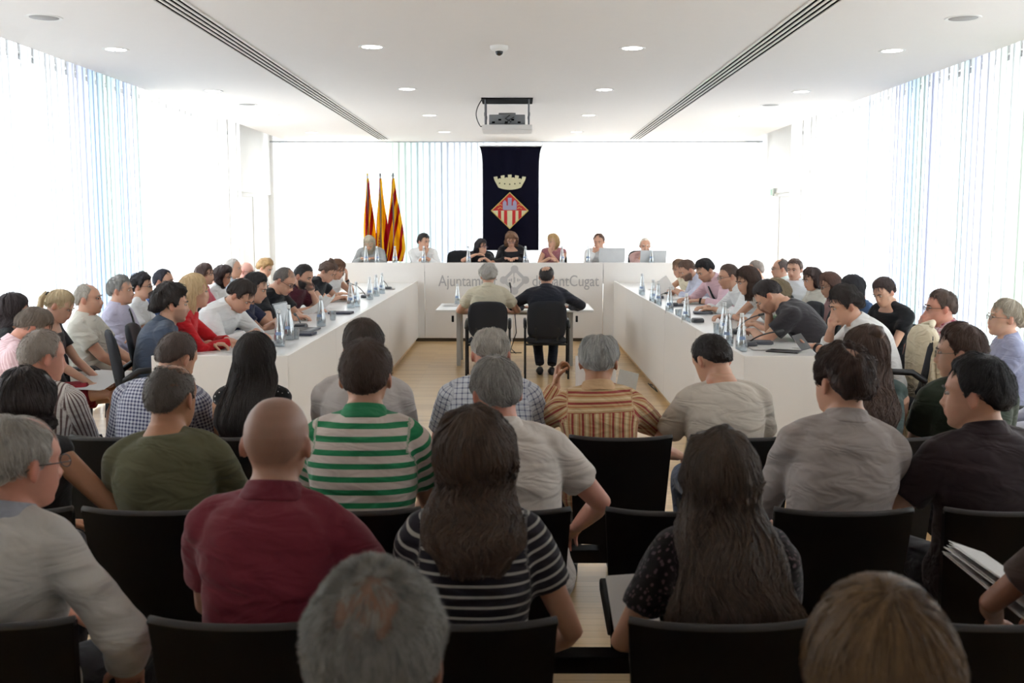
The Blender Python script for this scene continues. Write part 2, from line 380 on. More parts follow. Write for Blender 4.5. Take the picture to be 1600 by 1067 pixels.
        if fall:
            Rr = np.array(R); K = cnt; ai = RNG.uniform(0, 40, K); idx0 = RNG.randint(2, nr-8, K); m2 = 12; pp = []
            jit = RNG.uniform(0, .007, K); ph0 = RNG.uniform(0, 6, K); cen = Rr.mean(1)
            for i in range(m2):
                ii = np.clip(idx0+i*(nr-idx0+3)/m2*RNG.uniform(.95, 1.0), 0, nr-1.001); i0 = ii.astype(int); f = (ii-i0)[:, None]; aj = (ai+1.2*np.sin(ii*.5+ph0)*(1 if st['cu'] else .2)) % 40; a0 = aj.astype(int) % 40; a1 = (a0+1) % 40; fa = (aj-aj.astype(int))[:, None]
                q = (Rr[i0, a0]*(1-f)+Rr[np.clip(i0+1, 0, nr-1), a0]*f)*(1-fa)+(Rr[i0, a1]*(1-f)+Rr[np.clip(i0+1, 0, nr-1), a1]*f)*fa
                o = nrmrows(q-cen[i0]); q = q+o*(jit+.002+st['cu']*.6*np.sin(ii*1.3+ph0))[:, None]; q[:, 2] -= (ii > nr-2)*RNG.uniform(0, .03, K); pp.append(q)
            A2, F2 = ribbon_mesh(np.stack(pp, 1), .0013, Hc-np.array([0, 0, .2])); AL.append(A2); FL.append(F2+len(A))
        A = np.concatenate(AL); F = np.concatenate(FL)
        c0 = coords(me); nv0 = len(c0); faces = [tuple(p.vertices) for p in me.polygons]
        m3 = bpy.data.meshes.new('hair'); m3.from_pydata(np.concatenate([c0, A]), [], faces+(F+nv0).tolist()); m3.update(); bpy.data.meshes.remove(me); me = m3
        hv = np.full(nv0+len(A), .35, np.float32); o_ = nv0
        for Aq, mq in zip(AL, (steps, 12)): nn_ = len(Aq)//(2*mq); hv[o_:o_+len(Aq)] = np.repeat(RNG.uniform(0, 1, nn_)**1.4, 2*mq); o_ += len(Aq)
        m3.attributes.new('hv', 'FLOAT', 'POINT').data.foreach_set('value', hv)
    return obj('hair', me, mt, root, sm=True)
def nrmrows(a): return a/(np.linalg.norm(a, axis=1, keepdims=True)+1e-9)
NP = [0]
def person(label, px, top, d, fa=0, yaw=0, pitch=5, roll=0, lean=4, sl=0, floor=0.0, w=1.0, dep=1.0, fem=False, sk=(205, 160, 135), hair='short', hc=(40, 32, 28), hc2=None,
           shirt=None, sleeve=1, collar=None, legs=None, armL='lap', armR='lap', glasses=None, beard=None, near=0, hs=1.0, bald=None, group=None, vox=.0065, cvox=.0095,
           tie=None, necklace=None, skirt=None, eyes=False, hover={}, fold=.003, watch=None, off_=None, row=None, seat=.46, belt=True, neckline=0, stub=0, X=None):
    NP[0] += 1; seed = NP[0]
    if X is None: X = at_d(px, top, d)
    if fem: hs *= .95; w *= .90; dep *= .93
    st = STY[hair]; ht = (st['t'][0] if st else 0)*.8
    if bald: ht = .004
    la, sa = rad(lean), rad(sl); fd = V3(0, 1, 0)
    def skel(T):
        P = V3(0, 0, seat+.09); la_ = la
        def sp(t):
            th = la_*(.55+.45*min(max(t, 0), 1)); return P+T*t*V3(sin(sa), sin(th), cos(th)*cos(sa))+V3(0, -.022*sin(PI*min(max(t, 0), 1)), 0)
        C7 = sp(1.0); na = la*.75+rad(14)+.35*rad(pitch); nt = C7+.050*V3(sin(sa)*.5+.004*yaw/20, sin(na), cos(na))
        M = rotm(rad(pitch)+la*.25, rad(yaw), rad(roll)); Hc = nt+M@(V3(0, .020, .083)*hs); ttop = Hc+M@V3(0, 0, (.115+ht)*hs)
        zt = max((Hc+M@(V3(0, a, b)*hs))[2] for a, b in ((0, .115), (-.05, .10), (.04, .10), (-.08, .07)))+ht*hs
        return sp, C7, nt, M, Hc, V3(ttop[0], ttop[1], zt)
    if off_ is not None:
        la = 0.0
        for _ in range(6): la = min(max(la+(off_-skel(.55)[4][1])/.6, rad(-6)), rad(34))
    T = .52
    if row is not None:
        for _ in range(4):
            X = at_d(px, top, row+.215+skel(T)[4][1])
            for _ in range(3): T = min(max(T+(X[2]-floor-skel(T)[5][2]), .40), .66)
    for _ in range(8): T = min(max(T+(X[2]-floor-skel(T)[5][2]), .40), .66)
    sp, C7, nt, M, Hc, tp = skel(T); dz = X[2]-floor-tp[2]; rz = -rad(fa)
    c, s = cos(rz), sin(rz); ox = c*Hc[0]-s*Hc[1]; oy = s*Hc[0]+c*Hc[1]
    root = thing('person', label, 'person', (X[0]-ox, X[1]-oy, floor), rz, group)
    if abs(dz) > .02: seat += dz; sp, C7, nt, M, Hc, tp = skel(T)
    sk_up = nrm(sp(1)-sp(.6))
    def frame(t):
        u = nrm(sp(t+.05)-sp(t-.05)); r = V3(1, 0, 0); r = nrm(r-u*np.dot(r, u)); return r, np.cross(u, r), u
    TS = [(-.17, .150, .110), (-.08, .172, .125), (.02, .172, .124), (.2, .156, .112), (.4, .158, .116), (.6, .174, .120), (.74, .184, .116), (.82, .182, .106), (.88, .166, .096), (.93, .138, .087), (.97, .110, .078), (1.01, .083, .070), (1.05, .068, .065), (1.09, .060, .062)]
    if fem: TS = [(-.17, .165, .115), (-.08, .185, .13), (.02, .180, .124), (.2, .145, .100), (.35, .138, .096), (.55, .155, .115), (.7, .165, .118), (.8, .168, .10), (.86, .156, .092), (.91, .128, .082), (.96, .094, .070), (1.0, .070, .062), (1.04, .058, .057), (1.09, .054, .056)]
    def torso(g, off=0, t0=-9, t1=9, ex=2.5, flare=0, extra=None):
        S = np.array([q for q in TS if t0 <= q[0] <= t1]); tt = np.linspace(S[0, 0], S[-1, 0], 26); R = []; n = 36; a = np.linspace(0, 2*PI, n, endpoint=False)
        for t in tt:
            rx = np.interp(t, S[:, 0], S[:, 1]); ry = np.interp(t, S[:, 0], S[:, 2]); neck = smooth(.92, 1.0, t)
            rx = rx*(w*(1-neck)+neck*(1+(w-1)*.3))+off+flare*(1-smooth(.0, .6, t)); ry = ry*(dep*(1-neck)+neck)+off+flare*(1-smooth(.0, .6, t)); e = 2/(ex*(1-neck)+2*neck)
            r, f, u = frame(t); x = np.sign(np.cos(a))*np.abs(np.cos(a))**e*rx; y = np.sign(np.sin(a))*np.abs(np.sin(a))**e*ry
            R.append(sp(t)+np.outer(x, r)+np.outer(y, f))
        g.rings(np.array(R))
    bs = .95 if fem else 1.0; ar = (.82 if fem else 1.0)*(.6+.4*w)
    # arms
    arms = []
    for side, spec in ((1, armR), (-1, armL)):
        r, f, u = frame(.87); Sh = sp(.83)+r*side*.172*w
        L1, L2 = .285*bs, .245*bs; pole = V3(side*.6, -.35, -.8); pn = V3(0, 0, -1); curl = .5; hd = None
        if isinstance(spec, (tuple, list)):
            W = V3(*spec[0]); pole = V3(*spec[1]) if len(spec) > 1 and spec[1] else pole; hd = V3(*spec[2]) if len(spec) > 2 and spec[2] else None
            if len(spec) > 3 and spec[3]: pn = V3(*spec[3])
            if len(spec) > 4: curl = spec[4]
        elif spec == 'lap': W = V3(side*.10, .34, seat+.17); hd = V3(-side*.45, .8, -.2)
        elif spec == 'thigh': W = V3(side*.16, .36, seat+.18); hd = V3(-side*.1, .9, -.25)
        elif spec == 'desk': W = V3(side*.13, Sh[1]+.33, .775); hd = V3(-side*.35, .9, -.05); pole = V3(side*.8, -.2, -.6); curl = .65
        elif spec == 'deskin': W = V3(-side*.02, Sh[1]+.30, .785); hd = V3(-side*.9, .4, 0); pole = V3(side*.9, -.1, -.5)
        elif spec == 'read': W = V3(side*.13, Sh[1]+.30, Sh[2]-.20); hd = V3(0, .5, .8); pn = V3(-side*.8, -.2, 0); pole = V3(side*.5, -.2, -.9); curl = .8
        elif spec == 'chin': W = Hc+M@V3(side*.035, .105, -.185)*1.0; hd = nrm(Hc+M@V3(side*.0, .10, -.07)-W); pn = -M[:, 1]; pole = V3(side*.4, .3, -1); curl = 1.0
        elif spec == 'mouth': W = Hc+M@V3(side*.06, .13, -.14); hd = nrm(Hc+M@V3(-side*.03, .118, -.06)-W); pn = -M[:, 1]; pole = V3(side*.5, .3, -1); curl = .9
        elif spec == 'brow': W = Hc+M@V3(side*.10, .10, -.09); hd = nrm(Hc+M@V3(side*.055, .10, .05)-W); pn = nrm(-M[:, 1]-M[:, 0]*side); pole = V3(side*.5, .3, -1); curl = .5
        elif spec == 'cross': W = V3(-side*.10, Sh[1]+.20, sp(.5)[2]+(.02 if side > 0 else -.02)); hd = V3(-side*.9, -.15, .1); pole = V3(side*.9, .0, -.6)
        elif spec == 'down': W = Sh+V3(side*.06, .05, -.5); pn = V3(-side, 0, 0); curl = .3
        E, W = ik(Sh, W, L1, L2, pole)
        if hd is None: hd = nrm(W-E)
        arms.append((side, Sh, E, W, hd, pn, curl))
    def traps(g, r0, up):
        for s_ in (1, -1):
            rr, ff, uu = frame(.9); A_ = C7+(nt-C7)*up+rr*s_*.020; B_ = sp(.86)+rr*s_*.150*w+uu*.018
            g.tube([A_, A_+(B_-A_)*.3-uu*.012, A_+(B_-A_)*.62-uu*.010, B_], np.array([.034, .044, .052, .050])+r0, n=14, rnd=True)
    g = G(); torso(g); traps(g, -.014, .30)
    q = [C7-nrm(nt-C7)*.02, C7+(nt-C7)*.5, nt, Hc+M@(V3(0, -.012, -.045)*hs), Hc+M@(V3(0, -.004, .0)*hs)]; nr = (.050 if fem else .060)*(.75+.25*w)
    g.tube(q, [nr*1.05, nr, nr*.99, nr*1.0, nr*.8], n=18, rnd=True)
    head_geo(g, Hc, M, hs, fem, .94 if fem else 1.02+(w-1)*.5)
    for side, Sh, E, W, hd, pn, curl in arms:
        P = [Sh-V3(side*.03, 0, -.01), Sh, Sh+(E-Sh)*.3, Sh+(E-Sh)*.65, E, E+(W-E)*.25, E+(W-E)*.6, W]
        g.tube(P, np.array([.050, .056, .052, .046, .039, .041, .035, .026])*ar, n=14, rnd=True)
        hand_geo(g, W, hd, pn, side, curl, .93 if fem else 1.03)
    # legs
    hips = [sp(.0)+V3(s_*.088, .0, -.015) for s_ in (1, -1)]; lg = []
    for i, s_ in enumerate((1, -1)):
        spec = (legs or {}).get('R' if s_ > 0 else 'L')
        K = V3(*spec[0]) if spec else V3(s_*.13, .43, max(seat+.05, .48)); A = V3(*spec[1]) if spec else V3(s_*.12, .40, .10)
        lg.append((s_, hips[i], K, A))
    bare = bool(legs and legs.get('bare'))
    if bare:
        for s_, h_, K, A in lg: g.tube([h_, h_+(K-h_)*.5, K, K+(A-K)*.3, K+(A-K)*.7, A], [.085, .078, .056, .056, .042, .034], n=16, rnd=True)
    me = remesh(g, vox, 3)
    co = coords(me); hl = ((co-Hc)@M)/hs; tone = np.ones((len(co), 4))
    inh = (np.abs(hl[:, 2]) < .16) & (np.linalg.norm(hl, axis=1) < .17)
    lip = np.exp(-(hl[:, 0]/.022)**2-((hl[:, 2]+.064)/.011)**2)*(hl[:, 1] > .085)*inh
    tone[:, :3] *= 1-lip[:, None]*np.array([.18, .42, .38])
    ear = smooth(.072, .082, np.abs(hl[:, 0]))*inh; tone[:, :3] *= 1-ear[:, None]*np.array([.02, .18, .18])
    if stub:      # short and thinning hair darkens the scalp tone
        nn = nrmrows((hl-EC)/ER); mk = hmask(nn, 'man', bald if stub < 0 else None)*inh*(np.abs(hl[:, 0]) < .081); k = abs(stub); tone[:, :3] *= 1-mk[:, None]*k*np.array([.72, .70, .66]); tone[:, :3] *= 1-(.12 if stub < 0 else 0)*hmask(nn, 'man')[:, None]*inh[:, None]
    if beard:
        b = smooth(-.018, -.034, hl[:, 2])*smooth(.0, .02, hl[:, 1])*inh*(1-np.exp(-(hl[:, 0]/.020)**2-((hl[:, 2]+.064)/.009)**2)); tone[:, :3] = tone[:, :3]*(1-b[:, None]*(1-np.array(beard)/np.array([205, 165, 140.])))
    at = me.attributes.new('tone', 'FLOAT_COLOR', 'POINT'); at.data.foreach_set('color', tone.astype(np.float32).ravel())
    obj('body', me, skin(sk), root, sm=True)
    # clothes
    off = .014; sg = G(); torso(sg, off, -.18 if belt else .0, 1.031 if neckline == 0 else 1.0-neckline, flare=.012)
    if sleeve > -1 : traps(sg, .006, .22)
    for side, Sh, E, W, hd, pn, curl in arms:
        if sleeve <= 0: continue
        if sleeve <= 1:
            fr = .62 if sleeve == 1 else sleeve*.62; q = [Sh+(E-Sh)*.02, Sh+(E-Sh)*fr*.5, Sh+(E-Sh)*fr]; rr = np.array([.070, .071, .070])
        else:
            fr = 1.0 if sleeve >= 2 else sleeve-1; q = [Sh+(E-Sh)*.02, Sh+(E-Sh)*.4, E, E+(W-E)*.35*fr, E+(W-E)*.97*fr]; rr = np.array([.070, .062, .055, .052, .040 if fr == 1 else .05])
        kk = (.88 if fem else 1)*(.5+.5*w); sg.tube(q, rr*kk, n=18); sg.ell(Sh, V3(1, 1, 1)*.071*kk, None, 20, 14); sg.ell(Sh-V3(side*.05, 0, -.012), V3(.075, .062, .058)*kk, None, 20, 14)
    if st is not None or True:
        me = remesh(sg, cvox, 3); co = coords(me); nm = normals(me)
        a0 = sp(0); up = nrm(sp(1)-sp(0)); tl = (co-a0)@up; ax = sp(.5); fabv = np.stack([np.where(co[:, 1] < ax[1]+.02, 1, -1)*0+np.arctan2(co[:, 0]-ax[0], -(co[:, 1]-(a0+tl[:, None]*up)[:, 1]-.0))*.165*(1-smooth(.60*T, .78*T, tl))+smooth(.60*T, .78*T, tl)*(co[:, 0]-ax[0]), co[:, 1], tl], 1)
        sc = np.abs(co[:, 0]-sp(.5)[0])/(.172*w); best = np.full(len(co), 1e9)
        for side, Sh, E, W, *_ in arms:
            if sleeve <= 0: continue
            for A_, B_, l0 in ((Sh, E, 0), (E, W, .285)):
                dd = B_-A_; L = np.linalg.norm(dd)+1e-9; dd = dd/L; t = np.clip((co-A_)@dd, 0 if l0 else -.09, L); dist = np.linalg.norm(co-A_-t[:, None]*dd, axis=1)
                ok = (dist < .082) & (side*(co[:, 0]-Sh[0]) > -.012 if l0 == 0 else dist < .07) & (dist < best); best[ok] = dist[ok]
                pr = nrm(np.cross(dd, V3(0, 1, .3))); p2 = np.cross(dd, pr); c1 = ((co-A_)@pr)[ok]; c2 = ((co-A_)@p2)[ok]; fabv[ok] = np.stack([np.arctan2(c1, c2)*.068, c2, .30-(t+l0)[ok]], 1)
        wv = noise3(co*V3(1, 1, 2.4), 9, seed % 9)*fold+noise3(co*V3(1.2, 1, 2.2)+5, 21, (seed+2) % 9)*fold*.5
        co = co+nm*(wv*smooth(-.05, .1, tl+.1))[:, None]; setco(me, co)
        at = me.attributes.new('fab', 'FLOAT_VECTOR', 'POINT'); at.data.foreach_set('vector', fabv.astype(np.float32).ravel())
        obj({'b': 'blazer', 't': 'top'}.get((belt if isinstance(belt, str) else ''), 'shirt'), me, shirt, root, sm=True)
    if collar is not None:
        cg = G(); n = 30; a = np.linspace(0, 2*PI, n, endpoint=False); r, f, u = frame(1.0); u2 = nrm(u+nrm(nt-C7)*.6); f2 = nrm(f-u2*np.dot(f, u2)); r2 = np.cross(f2, u2)
        base = sp(1.0)+u2*.004; kw = (.84 if fem else 1)*(.8+.2*w); R = []
        op = np.clip(np.sin(a), 0, 1)**6
        for h, rx, ry in ((-.028, .112, .096), (-.012, .096, .090), (.006, .084, .080), (.026, .073, .070), (.034, .069, .067), (.030, .064, .062), (.0, .066, .062)):
            R.append(base+np.outer(np.cos(a)*rx*kw, r2)+np.outer(np.sin(a)*ry*kw, f2)+np.outer(h*(1-.9*op)-.03*op-.008*np.sin(a), u2))
        cg.rings(np.array(R), caps=False); cg.f.extend([(6*n+j, 6*n+(j+1) % n, (j+1) % n, j) for j in range(n)])
        me = cg.mesh(); co = coords(me); at = me.attributes.new('fab', 'FLOAT_VECTOR', 'POINT'); at.data.foreach_set('vector', (co*V3(1, 1, .2)+V3(0, 0, .5)).astype(np.float32).ravel()); fixn(me)
        o = obj('collar', me, collar, root, sm=True); md = o.modifiers.new('s', 'SUBSURF'); md.levels = md.render_levels = 1
    tg = G(); tr = (legs or {}).get('mat') or fabric('trousers_dark', (38, 38, 44))
    tg.ell(sp(.0)+V3(0, 0, -.02), (.178*w, .135*dep, .10), None, 24, 14)
    if not bare:
        for s_, h_, K, A in lg: tg.tube([h_-V3(0, .02, 0), h_+(K-h_)*.5, K+V3(0, -.01, .0), K+(A-K)*.12, K+(A-K)*.5, A+V3(0, 0, .02)], np.array([.094, .088, .073, .070, .060, .058])*(.92 if fem else 1), n=18, rnd=False); tg.ell(K, (.070, .072, .070), None, 12, 8)
    else:
        for s_, h_, K, A in lg: tg.tube([h_-V3(0, .02, 0), h_+(K-h_)*.72], [.10, .092], n=18)
    me = remesh(tg, .013, 3); co = coords(me); nm = normals(me); co = co+nm*(noise3(co, 16, 3)*.003)[:, None]; setco(me, co)
    at = me.attributes.new('fab', 'FLOAT_VECTOR', 'POINT'); at.data.foreach_set('vector', co.astype(np.float32).ravel())
    obj('skirt' if bare else 'trousers', me, tr, root, sm=True)
    for s_, h_, K, A in lg:
        R = []; n = 16; a = np.linspace(0, 2*PI, n, endpoint=False)
        for y, hw, z0, z1 in ((-.075, .022, .012, .055), (-.06, .034, .0, .085), (-.02, .037, .0, .098), (.03, .038, .0, .082), (.09, .046, .0, .062), (.14, .046, .0, .050), (.175, .032, .0, .040), (.19, .012, .008, .028)):
            zc, zr = (z0+z1)/2, (z1-z0)/2; R.append(np.stack([A[0]+np.cos(a)*hw, np.full(n, A[1]+y), A[2]-.10+zc+np.sign(np.sin(a))*np.abs(np.sin(a))**.6*zr], 1))
        me = G().rings(np.array(R)); obj('shoe', me, (legs or {}).get('shoe') or mat('shoe_black', (24, 22, 22), .4), root, sm='auto')
    hm = hairmat(hc, hc2)
    def backY(z):
        if z > C7[2]: k = min(1.6, (z-C7[2])/(nt[2]-C7[2])); return C7[1]+(nt[1]-C7[1])*k-.085
        t = np.interp(z, [sp(k)[2] for k in np.linspace(0, 1, 12)], np.linspace(0, 1, 12)); S = np.array(TS); return sp(t)[1]-np.interp(t, S[:, 0], S[:, 2])*dep-off-.012
    if st: build_hair('hair', hs, Hc, M, hair, hm, root, near, bald, backY, seed, hover)
    T_ = lambda p: M@(np.array(p)*hs)+Hc
    if hair == 'pony' or 'tail' in hover or 'bun' in hover:
        for key in ('tail', 'bun'):
            if key not in hover: continue
            kg = G(); pt = hover[key]
            if key == 'tail':
                pts = np.array([T_(pt[0])]+[T_(pt[0])+M@V3(0, -.03, .005)]+[T_(pt[0])+V3(0, 0, 0)+M@V3(0, -.045, 0)*(1+.3*k)+V3(0, 0, -.05*k*pt[1]) for k in range(1, 7)])
                kg.tube(pts, np.array([.014, .020, .028, .030, .030, .027, .021, .012])*pt[2], n=18, rnd=True)
            else: kg.ell(T_(pt[0]), V3(.042, .040, .038)*pt[1], None, 26, 18)
            me = kg.mesh(); fixn(me); co = coords(me); co = co+normals(me)*(noise3(co, 70, 5)*.006+noise3(co, 35, 1)*.005)[:, None]; setco(me, co); obj('ponytail' if key == 'tail' else 'hair_bun', me, hm, root, sm=True)
            if key == 'tail': bg = G(); bg.tube([pts[0]+(pts[1]-pts[0])*k for k in (.3, .8)], [.019, .019], n=14); obj('hair_tie', bg, mat('hair_tie', (30, 28, 30)), root, sm='auto')
    if beard:
        if sum(beard) < 240:
            bgm = G(); n = 30; R = []; a = np.linspace(rad(-8), rad(188), n)
            for z, o_ in ((-.030, -.004), (-.042, .002), (-.056, .004), (-.070, .005), (-.084, .006), (-.100, .008), (-.114, .008), (-.122, .002), (-.126, -.010)):
                f_ = np.interp(z, _ZF[:, 0], _ZF[:, 1]); b_ = np.interp(z, _ZB[:, 0], _ZB[:, 1]); w_ = np.interp(z, _ZW[:, 0], _ZW[:, 1]); cy = (f_+b_)/2; ry = (f_-b_)/2; e = 2/2.25
                m_ = np.where((np.abs(np.cos(a)) < .30) & (z > -.080), -.012, 0) if z > -.050 or z < -.060 else np.zeros(n); ok_ = o_+m_*(z < -.058)*(z > -.078)-.010*(z > -.045)*(np.abs(np.cos(a)) < .55)
                R.append(np.stack([(w_+ok_)*np.sign(np.cos(a))*np.abs(np.cos(a))**e, cy+(ry+ok_)*np.sign(np.sin(a))*np.abs(np.sin(a))**e, np.full(n, z)], 1))
            R = np.array(R)*hs@M.T+Hc; bgm.sheet(R); obj('beard', bgm, hm, root, sm=True)
    if eyes:
        for s_ in (-1, 1):
            eg = G(); eg.ell(T_((s_*.031, .0795, .005)), V3(.0120, .0105, .0062)*hs, M, 14, 10); eo = obj('eye', eg, mat('eye_white', (190, 180, 172), .4, var=0), root, sm=True)
            ig = G(); ig.ell(T_((s_*.031, .0885, .004)), V3(.0066, .0028, .0062)*hs, M, 12, 8); obj('iris', ig, mat('iris_dark', (40, 26, 20), .2, var=0), eo, sm=True)
            bg = G(); bg.tube([T_((s_*.014, .097, .022)), T_((s_*.030, .0965, .028)), T_((s_*.048, .086, .024))], [.0030, .0044, .0024], n=8, rnd=True); obj('eyebrow', bg, hm, root, sm=True)
    if glasses:
        gg = G(); gm = mat('glasses_frame_%d' % glasses[0], glasses, .3)
        for s_ in (-1, 1):
            a = np.linspace(0, 2*PI, 18); cx = s_*.033
            gg.tube([T_((cx+cos(q)*.024, .1035-.25*abs(cos(q)*.024+s_*cx*0)*.2, .002+sin(q)*.016)) for q in a], .0015, n=6)
            gg.tube([T_((s_*.057, .100, .006)), T_((s_*.074, .085, .006)), T_((s_*.083, .03, .004)), T_((s_*.084, -.015, .002)), T_((s_*.083, -.035, -.012))], .0017, n=6)
        gg.tube([T_((-.010, .104, .006)), T_((0, .106, .008)), T_((.010, .104, .006))], .0015, n=6); go = obj('glasses', gg, gm, root, sm=True)
        for s_ in (-1, 1):
            lg_ = G(); a = np.linspace(0, 2*PI, 18, endpoint=False); Rg = [[T_((s_*.033+cos(q)*.023, y, .002+sin(q)*.015)) for q in a] for y in (.1025, .1032)]; lg_.rings(np.array(Rg)); obj('lens', lg_, GLASSM, go)
    if tie:
        r, f, u = frame(.8); tgm = G(); pp = []
        for k in np.linspace(.96, .35, 9): rr, ff, uu = frame(k); ryy = np.interp(k, [q[0] for q in TS], [q[2] for q in TS])*dep+off+.007; pp.append(sp(k)+ff*ryy)
        wd = np.array([.012, .016, .018, .022, .026, .03, .033, .034, .01]); tgm.sheet(np.array([[p_-V3(1, 0, 0)*q, p_+V3(1, 0, 0)*q] for p_, q in zip(pp, wd)])); obj('tie', tgm, tie, root, sm=True, solid=.004)
    if necklace:
        a = np.linspace(0, 2*PI, 26); r, f, u = frame(.98); ng = G(); ng.tube([sp(.98)+r*cos(q)*.082+f*(sin(q)*.085+.03*max(0, sin(q)))-u*(.02+.12*max(0, sin(q))**2) for q in a], .0035, n=6); obj('necklace', ng, necklace, root, sm=True)
    if watch:
        for side, Sh, E, W, hd, pn, curl in arms:
            if (side > 0) == (watch[0] == 'R'): wg = G(); wg.tube([W-nrm(W-E)*.035, W-nrm(W-E)*.012], [.033*ar, .031*ar], n=16); obj('wristwatch', wg, watch[1], root, sm='auto')
    return dict(root=root, Hc=Hc, M=M, arms=arms, sp=sp, rz=rz, seat=seat, C7=C7, floor=floor)
def toworld(p, v):
    o = p['root']; c, s = cos(p['rz']), sin(p['rz']); return V3(o.location[0]+c*v[0]-s*v[1], o.location[1]+s*v[0]+c*v[1], p['floor']+v[2])
SKY = 4.0; EXPO = 0.92
# ================================================================ room
WHITE = (236, 234, 231)
M_WALL = mat('wall_paint', (228, 227, 225), .7, var=.01); M_CEIL = mat('ceiling_paint', (228, 224, 221), .8, var=.008)
M_PANEL = mat('desk_panel_white', (230, 225, 220), .38, var=.012, vs=2); M_TOP = mat('desk_top_white', (226, 224, 222), .3, var=.01)
M_DARK = mat('dark_recess', (10, 10, 11), .9, var=0, spec=.05); M_BLACK = mat('black_plastic', (22, 22, 24), .45, var=.02); M_BLKFAB = mat('black_chair_fabric', (32, 34, 40), .85, bump=.3, bs=300)
M_SEATBLK = mat('auditorium_black', (9, 8, 9), .6, var=.03, spec=.16); M_STEEL = mat('grey_steel', (120, 122, 126), .35, metal=.7, var=.03); M_METALW = mat('light_grey_metal', (190, 190, 190), .4, var=.01)

def paper_mat(name, rgb, var=.0):
    t = NT(name); c = lin(rgb); col = c
    if var: n = t.noise(60); col = t.mix(n.outputs[0], tuple(x*(1-var) for x in c[:3])+(1,), c)
    b = t.bsdf(col, .7); tr = t.n('ShaderNodeBsdfTranslucent'); tr.inputs[0].default_value = c; mx = t.n('ShaderNodeMixShader'); mx.inputs[0].default_value = .55; t.l(b.outputs[0], mx.inputs[1]); t.l(tr.outputs[0], mx.inputs[2]); t.l(mx.outputs[0], t.out.inputs[0]); return t.m
M_PAPER = paper_mat('paper_white', (240, 238, 236)); M_GREYP = mat('grey_plastic', (150, 152, 156), .4, var=.02)
def glass(name, col, rough=.03, tr=.75):
    t = NT(name); a = t.n('ShaderNodeBsdfTransparent'); a.inputs[0].default_value = col; b = t.n('ShaderNodeBsdfGlossy'); b.inputs['Roughness'].default_value = rough
    lw = t.n('ShaderNodeLayerWeight'); lw.inputs[0].default_value = .25; m = t.n('ShaderNodeMixShader'); t.l(t.math('ADD', t.math('MULTIPLY', lw.outputs['Facing'], .55), 1-tr-.1), m.inputs[0])
    t.l(a.outputs[0], m.inputs[1]); t.l(b.outputs[0], m.inputs[2]); t.l(m.outputs[0], t.out.inputs[0]); return t.m
GLASSM = glass('lens_glass', (.93, .95, .95, 1), .05, .92); M_BOTTLE = glass('bottle_glass', (.82, .87, .90, 1), .05, .62); M_WATER = glass('water_clear', (.80, .85, .88, 1), .05, .72); M_WIN = glass('window_glass', (.95, .97, .97, 1), .02, .95)
CZ = 3.235; LW = 4.03; FARY = 18.6; FL = .17; FD = .45
# floor: narrow light oak strips laid across the room
def floor_mat():
    t = NT('oak_strip_floor'); tc = t.n('ShaderNodeTexCoord'); br = t.n('ShaderNodeTexBrick'); br.offset = .37; br.squash = 1
    mp = t.n('ShaderNodeMapping'); t.l(tc.outputs['Object'], mp.inputs[0])
    t.l(mp.outputs[0], br.inputs['Vector']); br.inputs['Scale'].default_value = 1; br.inputs['Brick Width'].default_value = 1.1; br.inputs['Row Height'].default_value = .07; br.inputs['Mortar Size'].default_value = .0012; br.inputs['Mortar Smooth'].default_value = .3
    br.inputs['Color1'].default_value = lin((224, 194, 148)); br.inputs['Color2'].default_value = lin((200, 166, 118)); br.inputs['Mortar'].default_value = lin((150, 120, 84)); br.inputs['Bias'].default_value = -.2
    n = t.noise(3, sx=(1.2, 22, 1), det=5); c = t.mix(t.math('MULTIPLY', n.outputs[0], .55), br.outputs['Color'], lin((236, 214, 176)), 'MULTIPLY')
    t.bsdf(c, .30, Specular_IOR_Level=.45); t.bump(br.outputs['Fac'], -.15, .002); return t.m
g = G(); g.box((0, 8.5, -.06), (9.6, 21.4, .12)); obj('floor', g, floor_mat(), kind='structure')
g = G(); g.box((0, 8.5, CZ+.05), (2*LW, 20.2, .10)); obj('ceiling', g, M_CEIL, kind='structure')
g = G(); g.box((0, 8.7, 3.62), (9.6, 21.8, .1)); obj('ceiling', g, M_CEIL, kind='structure')
g = G(); g.box((0, -1.75, 1.8), (9.6, .15, 3.7)); obj('wall_back', g, M_WALL, kind='structure')
